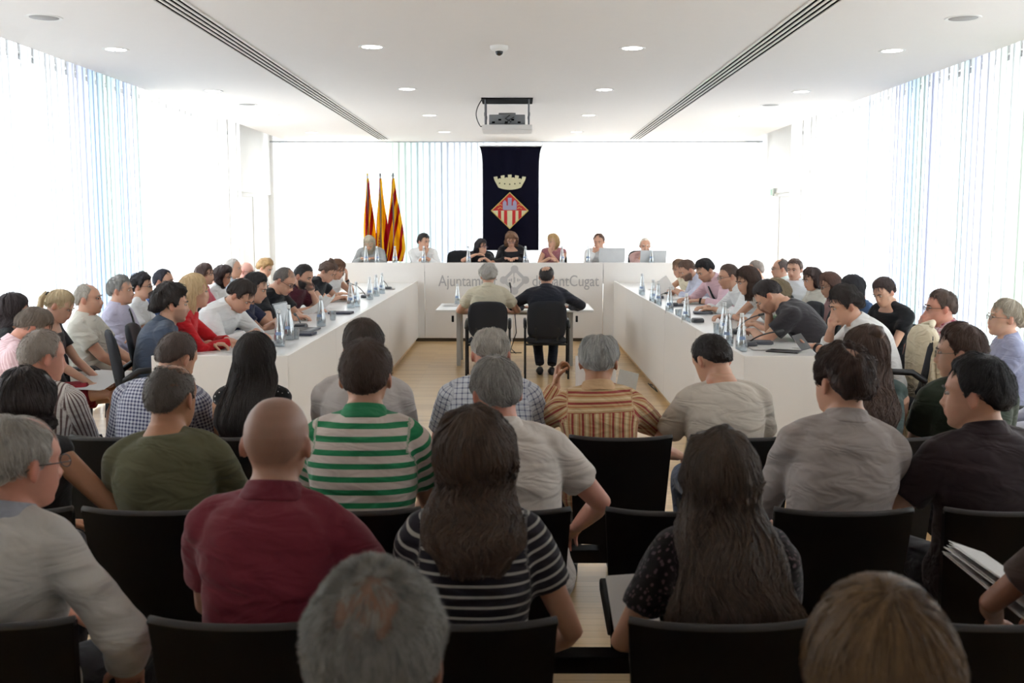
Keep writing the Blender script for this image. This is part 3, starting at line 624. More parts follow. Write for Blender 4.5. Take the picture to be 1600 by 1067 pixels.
for s, nm in ((-1, 'left'), (1, 'right')):
    g = G(); g.box((s*4.72, .20, 1.8), (.2, 3.9, 3.7)); g.box((s*4.62, 17.3, 2.98), (.3, 3.6, 1.34)); g.box((s*4.66, 17.3, 1.15), (.3, 3.6, 2.32)); obj('wall_'+nm, g, M_WALL, kind='structure')
    g = G(); g.box((s*4.72, 8.85, .12), (.2, 13.4, .24)); g.box((s*4.72, 8.85, 3.5), (.2, 13.4, .25)); obj('trim_%d' % (1 if s < 0 else 2), g, M_WALL, kind='structure')
    for k in range(7):  # window run extended out of view, toward the camera, to light front rows
        y = 2.2+k*1.9; o = thing('window_%d' % (k+1+(0 if s < 0 else 7)), None, None, (s*4.72, y+.95, 0)); o['kind'] = 'structure'
        g = G(); [g.box(c, dd) for c, dd in (((0, -.93, 1.8), (.08, .05, 3.2)), ((0, .93, 1.8), (.08, .05, 3.2)), ((0, 0, .26), (.08, 1.9, .05)), ((0, 0, 3.35), (.08, 1.9, .05)))]; obj('window_frame', g, M_METALW, o)
        g = G(); g.box((0, 0, 1.8), (.012, 1.82, 3.1)); obj('pane', g, M_WIN, o)
    g = G(); g.box((s*4.50, 16.9, 2.26), (.03, 1.5, .03)); g.box((s*4.50, 16.16, 1.13), (.03, .03, 2.26)); g.box((s*4.50, 17.64, 1.13), (.03, .03, 2.26)); g.box((s*4.505, 16.9, 1.12), (.015, 1.46, 2.24)); obj('door_%d' % (1 if s < 0 else 2), g, M_WALL, kind='structure')
    bg = G(); bg.box((s*4.4, 16.0, 3.18), (.10, .05, .05)); bg.box((s*4.36, 16.0, 3.12), (.05, .06, .12)); obj('curtain_bracket', bg, M_METALW, label='small grey bracket in the ceiling recess beyond the end of the %s curtain' % nm, cat='bracket')
g = G(); g.box((-4.4, 18.98, 1.8), (.3, .2, 3.7)); g.box((4.4, 18.98, 1.8), (.3, .2, 3.7)); g.box((0, 18.98, .12), (8.6, .2, .24)); g.box((0, 18.98, 3.5), (8.6, .2, .25)); obj('wall_front', g, M_WALL, kind='structure')
for k in range(4):
    o = thing('window_%d' % (15+k), None, None, (-3.2+k*2.13, 18.98, 0)); o['kind'] = 'structure'
    g = G(); [g.box(c, dd) for c, dd in (((-1.04, 0, 1.8), (.05, .08, 3.2)), ((1.04, 0, 1.8), (.05, .08, 3.2)), ((0, 0, .26), (2.1, .08, .05)), ((0, 0, 3.35), (2.1, .08, .05)))]; obj('window_frame', g, M_METALW, o)
    g = G(); g.box((0, 0, 1.8), (2.02, .012, 3.1)); obj('pane', g, M_WIN, o)
# sheer curtains: overlapping vertical strips of thin cloth
def curtain_mat(name, axis, bands):  # bands paint tinted reflections of the surroundings into the cloth colour
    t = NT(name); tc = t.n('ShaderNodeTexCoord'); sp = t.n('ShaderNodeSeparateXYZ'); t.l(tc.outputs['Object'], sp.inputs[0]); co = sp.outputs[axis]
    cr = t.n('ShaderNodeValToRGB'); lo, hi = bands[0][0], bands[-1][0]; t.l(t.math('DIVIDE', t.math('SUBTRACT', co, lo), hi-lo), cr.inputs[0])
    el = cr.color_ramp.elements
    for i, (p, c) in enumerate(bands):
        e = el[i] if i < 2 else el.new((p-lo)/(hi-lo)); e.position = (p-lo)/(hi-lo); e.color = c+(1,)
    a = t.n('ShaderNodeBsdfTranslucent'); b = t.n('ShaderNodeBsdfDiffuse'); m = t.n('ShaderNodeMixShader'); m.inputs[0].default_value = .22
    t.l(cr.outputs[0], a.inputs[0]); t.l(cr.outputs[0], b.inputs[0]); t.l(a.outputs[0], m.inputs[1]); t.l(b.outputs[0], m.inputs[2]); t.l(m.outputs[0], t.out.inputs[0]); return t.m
w1 = (.90, .90, .90); bl = (.28, .345, .43); gn = (.34, .39, .37); lv = (.35, .358, .43); pg = (.42, .45, .41); w2 = (.50, .505, .515); n1 = (.74, .74, .74); n2 = (.60, .60, .60)  # greyer whites painted in to dim daylight through the nearer cloth
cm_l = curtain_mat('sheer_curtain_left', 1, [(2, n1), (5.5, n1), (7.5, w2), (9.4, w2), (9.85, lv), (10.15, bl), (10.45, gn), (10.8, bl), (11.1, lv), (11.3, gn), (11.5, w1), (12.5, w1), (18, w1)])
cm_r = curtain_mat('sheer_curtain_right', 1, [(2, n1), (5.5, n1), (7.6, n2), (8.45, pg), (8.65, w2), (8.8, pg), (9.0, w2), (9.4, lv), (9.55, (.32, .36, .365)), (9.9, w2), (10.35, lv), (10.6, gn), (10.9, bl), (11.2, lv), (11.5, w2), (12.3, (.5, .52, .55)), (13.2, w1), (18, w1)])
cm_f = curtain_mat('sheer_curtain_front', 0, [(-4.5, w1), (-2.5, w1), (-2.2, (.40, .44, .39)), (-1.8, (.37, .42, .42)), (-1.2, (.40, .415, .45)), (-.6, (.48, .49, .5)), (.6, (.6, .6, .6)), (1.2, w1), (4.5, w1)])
def curtain(label, m, a0, a1, fixed, axis, wid=.128, seed=1):
    r = random.Random(seed); g = G(); p = a0; k = 0
    while p < a1:
        w = wid*r.uniform(1.02, 1.22); off = .012*(1 if k % 2 else -1)+r.uniform(-.006, .006); tw = r.uniform(-.006, .006)
        A = []
        for q in np.linspace(0, 1, 4):
            dz = off+tw*(q-.5)*2+.004*sin(PI*q); pt = p+w*q
            A.append([((fixed+dz, pt, z) if axis == 1 else (pt, fixed+dz, z)) for z in (.03, 1.2, 2.3, 3.50)])
        g.sheet(np.array(A)); p += w*r.uniform(.72, .86); k += 1
    me = g.mesh('curtain'); me.materials.append(m); o = link(me, 'sheer_curtain'); tag(o, label, 'curtain')
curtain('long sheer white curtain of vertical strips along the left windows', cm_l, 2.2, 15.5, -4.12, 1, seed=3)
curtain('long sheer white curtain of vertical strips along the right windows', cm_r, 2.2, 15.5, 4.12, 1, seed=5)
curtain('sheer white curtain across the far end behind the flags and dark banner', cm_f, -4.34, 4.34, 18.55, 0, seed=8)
# ceiling fittings
for s, nm in ((-1, 'left'), (1, 'right')):
    px0, px1 = (-2.36, -2.17) if s < 0 else (1.93, 2.12)
    o = thing('ceiling_vent', 'long white slotted air vent running down the %s side of the ceiling' % nm, 'vent', (0, 0, 0)); w = px1-px0; y0, y1 = -1.4, 17.85
    g = G(); g.box(((px0+px1)/2, (y0+y1)/2, CZ-.001), (w, y1-y0, .004)); obj('backing', g, M_DARK, o)
    for k in range(5): g = G(); g.box((px0+w*k/4, (y0+y1)/2, CZ-.006), (.017, y1-y0, .010)); obj('slat', g, M_CEIL, o)
def emis(name, col, st):
    t = NT(name); e = t.n('ShaderNodeEmission'); e.inputs[0].default_value = col; e.inputs[1].default_value = st; t.l(e.outputs[0], t.out.inputs[0]); return t.m
M_GLOW = emis('lamp_glow', (1, .98, .95, 1), 5.0)
dl = thing('ceiling_downlight', 'x', 'downlight', (0, 0, 0), group='round recessed ceiling downlights')
g = G(); g.lathe([(.085, 0), (.085, -.004), (.104, -.007), (.110, -.002), (.110, .002)], (0, 0, 0), 28); obj('trim_ring', g, M_WALL, dl, sm='auto')
g = G(); g.lathe([(.0, .0), (.083, .0), (.083, -.003), (.05, -.006), (0, -.006)], (0, 0, 0), 24); obj('lens', g, M_GLOW, dl, sm=True)
for k in range(3): g = G(); a = k*2.09; g.box((cos(a)*.045, sin(a)*.045, -.007), (.030, .014, .003), a); obj('reflector', g, M_GREYP, dl)
remember(dl)
ps = [(181, 77), (333, 142), (425, 180), (487, 207), (581, 73), (636, 139), (671, 180), (694, 206), (988, 75), (944, 140), (920, 180), (901, 206), (1394, 79), (1252, 143), (1166, 182), (1107, 207)]
rown = ['row outside the left vent', 'row just inside the left vent', 'row just inside the right vent', 'row outside the right vent']; ordn = ['nearest the camera', 'second from the camera', 'third from the camera', 'farthest from the camera']
for i, (x, y) in enumerate(ps):
    p = at_z(x, y, CZ); lb = 'round downlight in the %s, %s' % (rown[i//4], ordn[i % 4])
    if i == 0: dl.location = (p[0], p[1], CZ); dl['label'] = lb
    else: dup(dl, (p[0], p[1], CZ), 0, lb)
sp0 = thing('ceiling_speaker', 'x', 'speaker', group='round grey ceiling speakers')
g = G(); g.lathe([(.10, 0), (.10, -.004), (.120, -.006), (.126, .0)], (0, 0, 0), 28); obj('trim_ring', g, M_WALL, sp0, sm='auto'); g = G(); g.lathe([(0, 0), (.1, 0), (.098, -.004), (0, -.005)], (0, 0, 0), 24); obj('grille', g, mat('speaker_grille', (165, 163, 162), .8, bump=.4, bs=400), sp0, sm=True); remember(sp0)
for i, (x, y, l) in enumerate(((69, 27, 'round grey ceiling speaker at the near left corner of the ceiling'), (386, 163, 'small round ceiling speaker at the far left near the curtain'), (1204, 164, 'small round ceiling speaker at the far right near the curtain'), (1505, 28, 'round grey ceiling speaker at the near right corner of the ceiling'))):
    p = at_z(x, y, CZ)
    if i == 0: sp0.location = (p[0], p[1], CZ); sp0['label'] = l
    else: dup(sp0, (p[0], p[1], CZ), 0, l)
p = at_z(780, 72, CZ); o = thing('dome_camera', 'small white dome security camera on the middle of the ceiling', 'camera', (p[0], p[1], CZ))
g = G(); g.lathe([(.075, 0), (.075, -.02), (.068, -.03), (.045, -.045), (.0, -.048)], (0, 0, 0), 26); obj('housing', g, M_WALL, o, sm='auto'); g = G(); g.ell((0, -.015, -.050), (.032, .032, .030)); obj('dome', g, mat('smoked_dome', (30, 32, 36), .15), o, sm=True)
# projector on its ceiling lift
p = at_z(794, 159, CZ); o = thing('projector_lift', 'lowered ceiling lift with white bottom panel, rods and black opening carrying the projector', 'lift', (p[0]-.01, 12.35, CZ))
g = G(); g.box((0, 0, -.004), (.60, .56, .012)); obj('opening', g, M_DARK, o)  # flat black slab, its colour standing in for the shaded hollow above
g = G(); g.box((0, 0, -.36), (.58, .54, .012)); g.box((0, -.27, -.335), (.58, .012, .06)); g.box((-.285, 0, -.335), (.012, .54, .06)); g.box((.285, 0, -.335), (.012, .54, .06)); obj('bottom_panel', g, M_CEIL, o, bev=.003)
for sx in (-1, 1):
    for sy in (-1, 1): g = G(); g.tube([(sx*.255, sy*.2, -.01), (sx*.255, sy*.2, -.35)], .009, 10); g.tube([(sx*.255, sy*.2, -.16), (sx*.255, sy*.2, -.20)], .014, 10); obj('rod', g, M_STEEL, o, sm='auto')
g = G(); a = np.linspace(0, 1, 14); g.tube([(-.29-.07*sin(PI*q*.9), -.22, -.01-.31*q) for q in a]+[(-.2, -.24, -.335), (0, -.25, -.34), (.2, -.25, -.33)], .006, 8); obj('cable', g, M_BLACK, o, sm=True)
o = thing('projector', 'grey ceiling projector with dark cables at its back', 'projector', (p[0]-.01, 12.33, CZ-.352))
g = G(); g.box((0, 0, .095), (.42, .34, .15)); g.box((0, 0, .18), (.20, .26, .03)); obj('housing', g, mat('projector_grey', (128, 130, 134), .45), o, bev=.008)
for k in range(5): g = G(); g.box((-.16+k*.075, -.172, .08+.03*(k % 2)), (.035, .006, .02)); obj('port', g, M_DARK, o)
g = G(); g.tube([(.03, -.18, .16), (-.02, -.21, .12), (.05, -.23, .08), (.0, -.22, .04), (.10, -.2, .02)], .007, 8); g.tube([(.08, -.18, .14), (.02, -.22, .10), (-.03, -.22, .06), (.12, -.21, .03)], .006, 8); obj('cable', g, M_BLACK, o, sm=True)
g = G(); g.lathe([(.0, 0), (.045, 0), (.045, .04), (.035, .045), (0, .035)], (0, 0, 0), 20); lo = obj('lens', g, M_BLACK, o, sm='auto'); lo.location = (.1, .17, .10); lo.rotation_euler = (rad(-90), 0, 0)
g = G(); g.box((0, 18.36, CZ-.004), (8.7, .04, .022)); obj('trim_3', g, mat('ceiling_edge_grey', (170, 176, 184), .6), kind='structure')
# exit sign
p = at_d(1184, 299, 18.3); o = thing('exit_sign', 'small pale green exit sign plate on the right wall near the far corner', 'sign', (4.42, 17.9, 2.33)); g = G(); g.box((0, 0, 0), (.03, .26, .14)); obj('plate', g, mat('sign_pale', (215, 228, 220), .5), o, bev=.004)
g = G(); g.box((-.017, -.04, 0), (.004, .10, .10)); obj('green_field', g, mat('sign_green', (150, 190, 165), .5), o)
# platforms
g = G(); g.box((-3.0+.75, 11.10, FL/2), (1.46, 8.78, FL)); obj('floor_platform_left', g, floor_mat(), kind='structure')
g = G(); g.box((3.0-.75, 11.10, FL/2), (1.46, 8.78, FL)); obj('floor_platform_right', g, bpy.data.materials['oak_strip_floor'], kind='structure')
g = G(); g.box((0, 16.98, FD/2), (5.6, 2.7, FD)); obj('floor_dais', g, bpy.data.materials['oak_strip_floor'], kind='structure')
# council side desks
DY0, DY1 = 6.62, 15.52
for s, nm in ((-1, 'left'), (1, 'right')):
    o = thing('council_desk', 'long white panelled council desk with dark gap at its foot, along the %s side' % nm, 'desk', (0, 0, 0))
    xi, xo = s*1.50, s*2.36; n = 5; L = (DY1-DY0)/n
    for k in range(n): g = G(); g.box((xi, DY0+L*(k+.5), .50), (.03, L-.005, .86)); obj('front_panel', g, M_PANEL, o, bev=.002)
    g = G(); g.box(((xi+xo)/2, DY0, .50), (abs(xo-xi)+.03, .03, .86)); obj('end_panel', g, M_PANEL, o, bev=.002)
    g = G(); g.box((xi+s*.04, (DY0+DY1)/2, .035), (.02, DY1-DY0-.06, .07)); g.box(((xi+xo)/2, DY0+.04, .035), (.8, .02, .07)); obj('plinth', g, M_DARK, o)
    g = G(); g.box(((xi+xo)/2+s*.0, (DY0+DY1)/2+.01, .885), (abs(xo-xi)-.03, DY1-DY0-.03, .03)); obj('desk_top', g, M_TOP, o, bev=.003)
    for k in range(6): g = G(); g.box((xo-s*.08, DY0+.3+k*1.66, .5), (.06, .06, .73)); obj('leg', g, M_METALW, o)
# dais desk
o = thing('dais_desk', 'high white panelled presiding desk with grey lettering across the far end', 'desk', (0, 0, 0)); xs = [-2.75, -1.385, -.03, 1.325, 2.62]
for a, b in zip(xs[:-1], xs[1:]): g = G(); g.box(((a+b)/2, 15.57, .63), (b-a-.005, .03, 1.15)); obj('front_panel', g, M_PANEL, o, bev=.002)
for x in (xs[0], xs[-1]): g = G(); g.box((x, 15.92, .63), (.03, .70, 1.15)); obj('end_panel', g, M_PANEL, o, bev=.002)
g = G(); g.box((-.06, 15.62, .03), (5.3, .03, .06)); obj('plinth', g, mat('brown_recess', (96, 84, 70), .7), o)
for k in range(7): g = G(); g.box((-2.4+k*.78, 15.56, .03), (.02, .02, .06)); obj('foot', g, M_METALW, o)
g = G(); g.box((-.065, 15.92, 1.165), (5.32, .68, .03)); obj('desk_top', g, M_TOP, o, bev=.003)
# lettering and emblem on the dais front
M_LET = mat('grey_lettering', (172, 169, 168), .5, var=0)
def lettering(txt, px0, px1, pyb, pyt):
    c = bpy.data.curves.new('txt', 'FONT'); c.body = txt; c.size = 1; c.extrude = .01; tmp = bpy.data.objects.new('txt', c); COL.objects.link(tmp)
    dg = bpy.context.evaluated_depsgraph_get(); me = bpy.data.meshes.new_from_object(tmp.evaluated_get(dg)); bpy.data.objects.remove(tmp); co = coords(me)
    a = at_d(px0, pyb, 15.545); b = at_d(px1, pyt, 15.545); capH = co[:, 1].max(); w = co[:, 0].max()-co[:, 0].min(); co[:, 0] = (co[:, 0]-co[:, 0].min())/w*(b[0]-a[0]); co[:, 1] *= (b[2]-a[2])/capH; co[:, 2] = co[:, 2]*.3
    V = np.stack([a[0]+co[:, 0], 15.551-co[:, 2]*.8, a[2]+co[:, 1]], 1); setco(me, V); me.materials.clear(); return obj('lettering', me, M_LET, o, label='grey lettering %s' % txt)
lettering('Ajuntament', 685, 777, 447, 430); lettering('de SantCugat', 832, 936, 447, 430)
C0 = at_d(804, 437.5, 15.55); g = G(); S_ = 15.57/FPX; arm = 17*S_
for k in range(4):
    a = k*PI/2; b = a+PI/2; A_ = (C0[0]+cos(a)*arm, C0[2]+sin(a)*arm); B_ = (C0[0]+cos(b)*arm, C0[2]+sin(b)*arm); L = math.hypot(A_[0]-B_[0], A_[1]-B_[1])
    g.box(((A_[0]+B_[0])/2, 15.551, (A_[1]+B_[1])/2), (L, .006-.0004*k, .046), 0, 0, -math.atan2(B_[1]-A_[1], B_[0]-A_[0]))
    g.tube([(A_[0], 15.543, A_[1]), (A_[0], 15.5545, A_[1])], 6.0*S_, 20)
for dx, h in ((-5, .045), (0, .085), (5, .045)): g.box((C0[0]+dx*S_, 15.551, C0[2]), (.020, .006, h))
g.tube([(C0[0]-10*S_*.8, 15.546, C0[2]), (C0[0]-10*S_*.8, 15.554, C0[2])], .012, 12); g.tube([(C0[0]+10*S_*.8, 15.546, C0[2]), (C0[0]+10*S_*.8, 15.554, C0[2])], .012, 12)
obj('emblem', g, mat('emblem_grey', (186, 183, 182), .5, var=0), o, label='grey diamond emblem with round corners')
# dark banner with crest
b0 = at_d(750, 229, 18.3); b1 = at_d(846, 229, 18.3); zt = b0[2]; zb = at_d(800, 391, 18.3)[2]; cx = (b0[0]+b1[0])/2; hw = (b1[0]-b0[0])/2
o = thing('banner', 'dark navy cloth banner with cream crown above red and cream diamond shield', 'banner', (cx, 18.3, 0)); M_NAVY = mat('navy_velvet', (14, 14, 30), .95, spec=.1, var=.1); A = []
for i in range(40):
    t = i/39; z = zt+(zb-zt)*t; k = 1+.10*math.exp(-t*16)-.0; row = []
    for j in range(30):
        u = j/29*2-1; row.append((u*hw*.92*k, .02*sin(u*5+t*2)*t+.012*sin(u*11)*math.exp(-t*3), z))
    A.append(row)
g = G(); g.sheet(np.array(A)); obj('cloth', g, M_NAVY, o, sm=True, solid=.008)
g = G(); g.tube([(-hw*1.03, .02, zt+.005), (hw*1.03, .02, zt+.005)], .014, 12); obj('hanging_rod', g, M_METALW, o, sm='auto')
def bp(px, py): q = at_d(px, py, 18.3); return (q[0]-cx, q[2])
M_CREAM = mat('crest_cream', (205, 200, 165), .8); M_CRED = mat('crest_red', (180, 34, 36), .8); M_CGREY = mat('crest_grey', (150, 148, 178), .8); M_CGOLD = mat('crest_gold', (200, 180, 100), .7)
mid = bp(796.5, 329); top = bp(796.5, 300); bot = bp(796.5, 358); lf = bp(767, 329); rt = bp(826, 329)
def poly(pts, y0, nm, m, par): g = G(); g.prism(pts, y0, y0+.004); return obj(nm, g, m, par)
sh = poly([top, rt, bot, lf], -.030, 'shield', M_CGOLD, o); ins = lambda p, k: (mid[0]+(p[0]-mid[0])*k, mid[1]+(p[1]-mid[1])*k)
poly([ins(top, .93), ins(rt, .93), ins(lf, .93)], -.034, 'red_field', M_CRED, sh); poly([ins(lf, .93), ins(rt, .93), ins(bot, .93)], -.034, 'cream_field', M_CREAM, sh)
W_ = rt[0]-lf[0]
for c in (-.27, -.11, .11, .27):
    x0, x1 = mid[0]+(c-.042)*W_, mid[0]+(c+.042)*W_; f = lambda x: mid[1]-(mid[1]-bot[1])*(1-abs(x-mid[0])/(W_/2))*.93
    poly([(x0, mid[1]-.002), (x1, mid[1]-.002), (x1, f(x1)), (x0, f(x0))], -.038, 'red_bar', M_CRED, sh)
cas = G(); u = W_/60
for x0, x1, z0, z1 in ((-11, 11, 1, 8), (-11, -5, 8, 13), (5, 11, 8, 13), (-3, 3, 8, 20)): cas.box((mid[0]+(x0+x1)/2*u, -.038, mid[1]+(z0+z1)/2*u), ((x1-x0)*u, .006, (z1-z0)*u))
for c in (-8, 8): cas.prism([(mid[0]+(c-3)*u, mid[1]+13*u), (mid[0]+(c+3)*u, mid[1]+13*u), (mid[0]+c*u, mid[1]+17*u)], -.041, -.035)
obj('castle', cas, M_CGREY, sh)
for s in (-1, 1):
    for zz in (3, 8): g = G(); g.tube([(mid[0]+s*12*u, -.037, mid[1]+zz*u), (mid[0]+s*15*u, -.037, mid[1]+(zz+2)*u), (mid[0]+s*19*u, -.037, mid[1]+(zz-.5)*u)], .006, 6); obj('ornament', g, M_CGOLD, sh)
cc = bp(796.5, 294); R = []; cu = W_/60; g = G()
pts = []
for x in np.linspace(-1, 1, 21): pts.append((cc[0]+x*18*cu, cc[1]-(1-x*x)*3.5*cu+1*cu))
topp = []
for k in range(5):
    xc = (-1+k*.5)
    for dx, dz in ((-.13, 14), (-.13, 19), (.13, 19), (.13, 14)): x = xc+dx; topp.append((cc[0]+x*(18+dz*.25)*cu, cc[1]+(dz+4*(1-abs(x))**1*.9-1)*cu))
    if k < 4: topp += [(cc[0]+(xc+.2)*21*cu, cc[1]+(14.5+3*(1-abs(xc+.25)))*cu), (cc[0]+(xc+.3)*21*cu, cc[1]+(14.5+3*(1-abs(xc+.25)))*cu)]
cr = G(); cr.prism(pts+topp[::-1], -.034, -.028); co_ = obj('crown', cr, M_CREAM, o)
for k in range(5): g = G(); g.tube([(cc[0]+(-1+k*.5)*16*cu, -.037, cc[1]+(6-abs(k-2)*-.8)*cu), (cc[0]+(-1+k*.5)*16*cu, -.033, cc[1]+(6-abs(k-2)*-.8)*cu)], 1.3*cu, 4); obj('gem', g, M_DARK, co_)
# flags
def flag_mat(name, kind):
    t = NT(name); a = t.n('ShaderNodeAttribute', attribute_name='fab'); sp = t.n('ShaderNodeSeparateXYZ'); t.l(a.outputs['Vector'], sp.inputs[0]); U, Wv, Vv = sp.outputs
    Y, Rd = lin((245, 200, 40)), lin((176, 22, 38))
    if kind == 'senyera': x = t.math('FRACT', t.math('ADD', t.math('MULTIPLY', U, 2.8), 10.0)); f = t.math('GREATER_THAN', x, .58)
    else: f = t.math('GREATER_THAN', t.math('ABSOLUTE', t.math('SUBTRACT', U, .38)), .26)
    col = t.mix(f, Y, Rd)
    if kind != 'senyera':
        vo = t.math('ADD', t.math('POWER', t.math('DIVIDE', t.math('SUBTRACT', U, .36), .13), 2.0), t.math('POWER', t.math('DIVIDE', t.math('SUBTRACT', Vv, 1.05), .18), 2.0)); n = t.noise(40, a.outputs['Vector']); c2 = t.mix(t.math('GREATER_THAN', n.outputs[0], .5), lin((170, 60, 40)), lin((225, 195, 120)))
        col = t.mix(t.math('LESS_THAN', vo, 1.0), col, c2)
    b = t.bsdf(col, .8, Specular_IOR_Level=.2); tr = t.n('ShaderNodeBsdfTranslucent'); t.l(col, tr.inputs[0]); mx = t.n('ShaderNodeMixShader'); mx.inputs[0].default_value = .45; t.l(b.outputs[0], mx.inputs[1]); t.l(tr.outputs[0], mx.inputs[2]); t.l(mx.outputs[0], t.out.inputs[0]); return t.m
FS, FE = flag_mat('flag_striped_cloth', 'senyera'), flag_mat('flag_banded_cloth', 'espana')
for i, (px, kind, lab, du, wid, sl) in enumerate(((574, 'senyera', 'leftmost drooping flag, mostly yellow with red edges, on a pole', .06, .24, .35), (594, 'espana', 'middle drooping red and yellow flag with a small coat of arms', .0, .24, .45), (614, 'senyera', 'rightmost drooping flag with slanting red and yellow stripes', .3, .31, .9))):
    tp = at_d(px, 274, 17.75); o = thing('flag', lab, 'flag', (tp[0], 17.75, FD), group='drooping flags behind the dais')
    hz = tp[2]-FD; g = G(); g.tube([(0, 0, .02), (0, 0, hz)], .012, 12); obj('pole', g, M_STEEL, o, sm='auto')
    g = G(); g.lathe([(0, 0), (.17, 0), (.17, .02), (.05, .04), (.02, .10), (0, .10)], (0, 0, 0), 28); obj('base', g, M_STEEL, o, sm='auto')
    g = G(); g.ell((0, 0, hz+.015), (.018, .018, .025)); g.box((0, 0, hz-.01), (.075 if i != 1 else .05, .014, .014)); obj('finial', g, M_CGOLD if i == 0 else M_STEEL, o, sm='auto')
    A = []; UV = []; nr, nc = 46, 34
    for r_ in range(nr):
        t = r_/(nr-1); z = hz-.05-t*1.42; wl = (.012+wid*.42*t**.8); wr = (.02+wid*.62*min(1, t*1.15)**.9)*(1 if t < .84 else 1-(t-.84)*1.6); row = []
        for c in range(nc):
            u = c/(nc-1); x = -wl+(wl+wr)*u; y = .07*min(1, t*3)*sin(u*PI*5+i+t*1.5)*(.35+.65*t)-.01; row.append((x+.008*sin(t*9+u*9), y, z)); UV.append((du+u*.95*min(1, .18+1.1*t)+sl*t*.5*(1 if i == 2 else .4), 0, t*1.4))
        A.append(row)
    g = G(); g.sheet(np.array(A)); me = g.mesh('cloth'); at = me.attributes.new('fab', 'FLOAT_VECTOR', 'POINT'); at.data.foreach_set('vector', np.array(UV, np.float32).ravel()); fo = obj('cloth', me, FS if kind == 'senyera' else FE, o, sm=True, solid=.003)
# ---------------------------------------------------------------- centre table
a = at_z(681.6, 483, .73); b = at_z(927, 483, .73); ty0 = 12.62; ty1 = 13.70; tx0, tx1 = a[0], b[0]; tc = (tx0+tx1)/2
o = thing('witness_table', 'white rectangular table with grey legs standing before the high desk', 'table', (tc, (ty0+ty1)/2, 0)); hx = (tx1-tx0)/2
g = G(); g.box((0, 0, .715), (2*hx, ty1-ty0, .028)); obj('table_top', g, M_TOP, o, bev=.004)
for s in (-1, 1):
    g = G(); g.box((s*(hx-.27), -.30, .35), (.05, .05, .70)); obj('leg', g, M_METALW, o, bev=.004); g = G(); g.box((s*(hx-.27), .30, .35), (.05, .05, .70)); obj('leg', g, M_METALW, o, bev=.004)
g = G(); g.box((0, .0, .67), (2*hx-.5, .5, .05)); obj('frame', g, M_METALW, o)
for s in (-1, 1): g = G(); g.box((s*(hx-.20), -.33, .60), (.03, .03, .08)); obj('clamp', g, M_BLACK, o, bev=.006)
TZ = .73
# ---------------------------------------------------------------- chairs
def padback(w, h, z0, y0, tilt, bulge=.03, th=.045, top=.86):
    g = G(); R = []; n = 28; a = np.linspace(0, 2*PI, n, endpoint=False)
    for k in range(3):
        pass
    pts = np.stack([np.sign(np.cos(a))*np.abs(np.cos(a))**.55*w/2*(1-.08*(np.sin(a) < 0)*-np.sin(a)), np.sign(np.sin(a))*np.abs(np.sin(a))**.5*h/2], 1)
    for f, sc in ((-1, .0), (-1, .5), (-1, .86), (-.7, .97), (0, 1), (.7, .97), (1, .86), (1, .5), (1, .0)):
        x = pts[:, 0]*max(sc, .01); z = pts[:, 1]*max(sc, .01); y = y0+f*th/2-(z/h+.5)*h*tan(tilt)+bulge*(x/(w/2))**2
        R.append(np.stack([x, y, z0+h/2+z], 1))
    g.rings(np.array(R)); return g
def armchair(arms=True, w=.50):
    o = thing('office_armchair', 'x', 'chair')
    obj('backrest', padback(w*.92, .44, .47, -.22, rad(9)), M_BLKFAB, o, sm=True)
    g = G(); n = 24; a = np.linspace(0, 2*PI, n, endpoint=False); R = []
    for z, s_ in ((.395, .01), (.395, .85), (.41, .97), (.44, 1.0), (.462, .9), (.466, .01)): R.append(np.stack([np.sign(np.cos(a))*np.abs(np.cos(a))**.5*.235*s_, np.sign(np.sin(a))*np.abs(np.sin(a))**.5*.225*s_, np.full(n, z)], 1))
    g.rings(np.array(R)); obj('seat', g, M_BLKFAB, o, sm=True)
    for sx in (-1, 1):
        for sy in (-1, 1):
            g = G(); x = sx*w/2; top = .64 if sy > 0 or arms else .44
            g.tube([(x, sy*.22, .0), (x, sy*.20, .25), (x, sy*.19, .44 if not arms else .62)], .0125, 10); obj('leg', g, M_BLACK, o, sm='auto')
        if arms: g = G(); g.tube([(sx*w/2, -.20, .60), (sx*w/2, -.12, .655), (sx*w/2, .10, .665), (sx*w/2, .19, .60)], .021, 12, rnd=True); obj('armrest', g, M_BLACK, o, sm=True)
    for P_, nm_ in (([(-w/2, -.19, .40), (w/2, -.19, .40)], 'rail'), ([(-w/2, .19, .40), (w/2, .19, .40)], 'rail'), ([(-.12, -.2, .41), (-.13, -.25, .60)], 'back_bracket'), ([(.12, -.2, .41), (.13, -.25, .60)], 'back_bracket')): g = G(); g.tube(P_, .0115, 8); obj(nm_, g, M_BLACK, o, sm='auto')
    remember(o); return o
CH = armchair(); CH_used = [0]
def put_chair(loc, rz, label, group):
    if not CH_used[0]: CH_used[0] = 1; CH.location = tuple(float(v) for v in loc); CH.rotation_euler.z = rz; CH['label'] = label; CH['group'] = group; return CH
    return dup(CH, loc, rz, label, group)
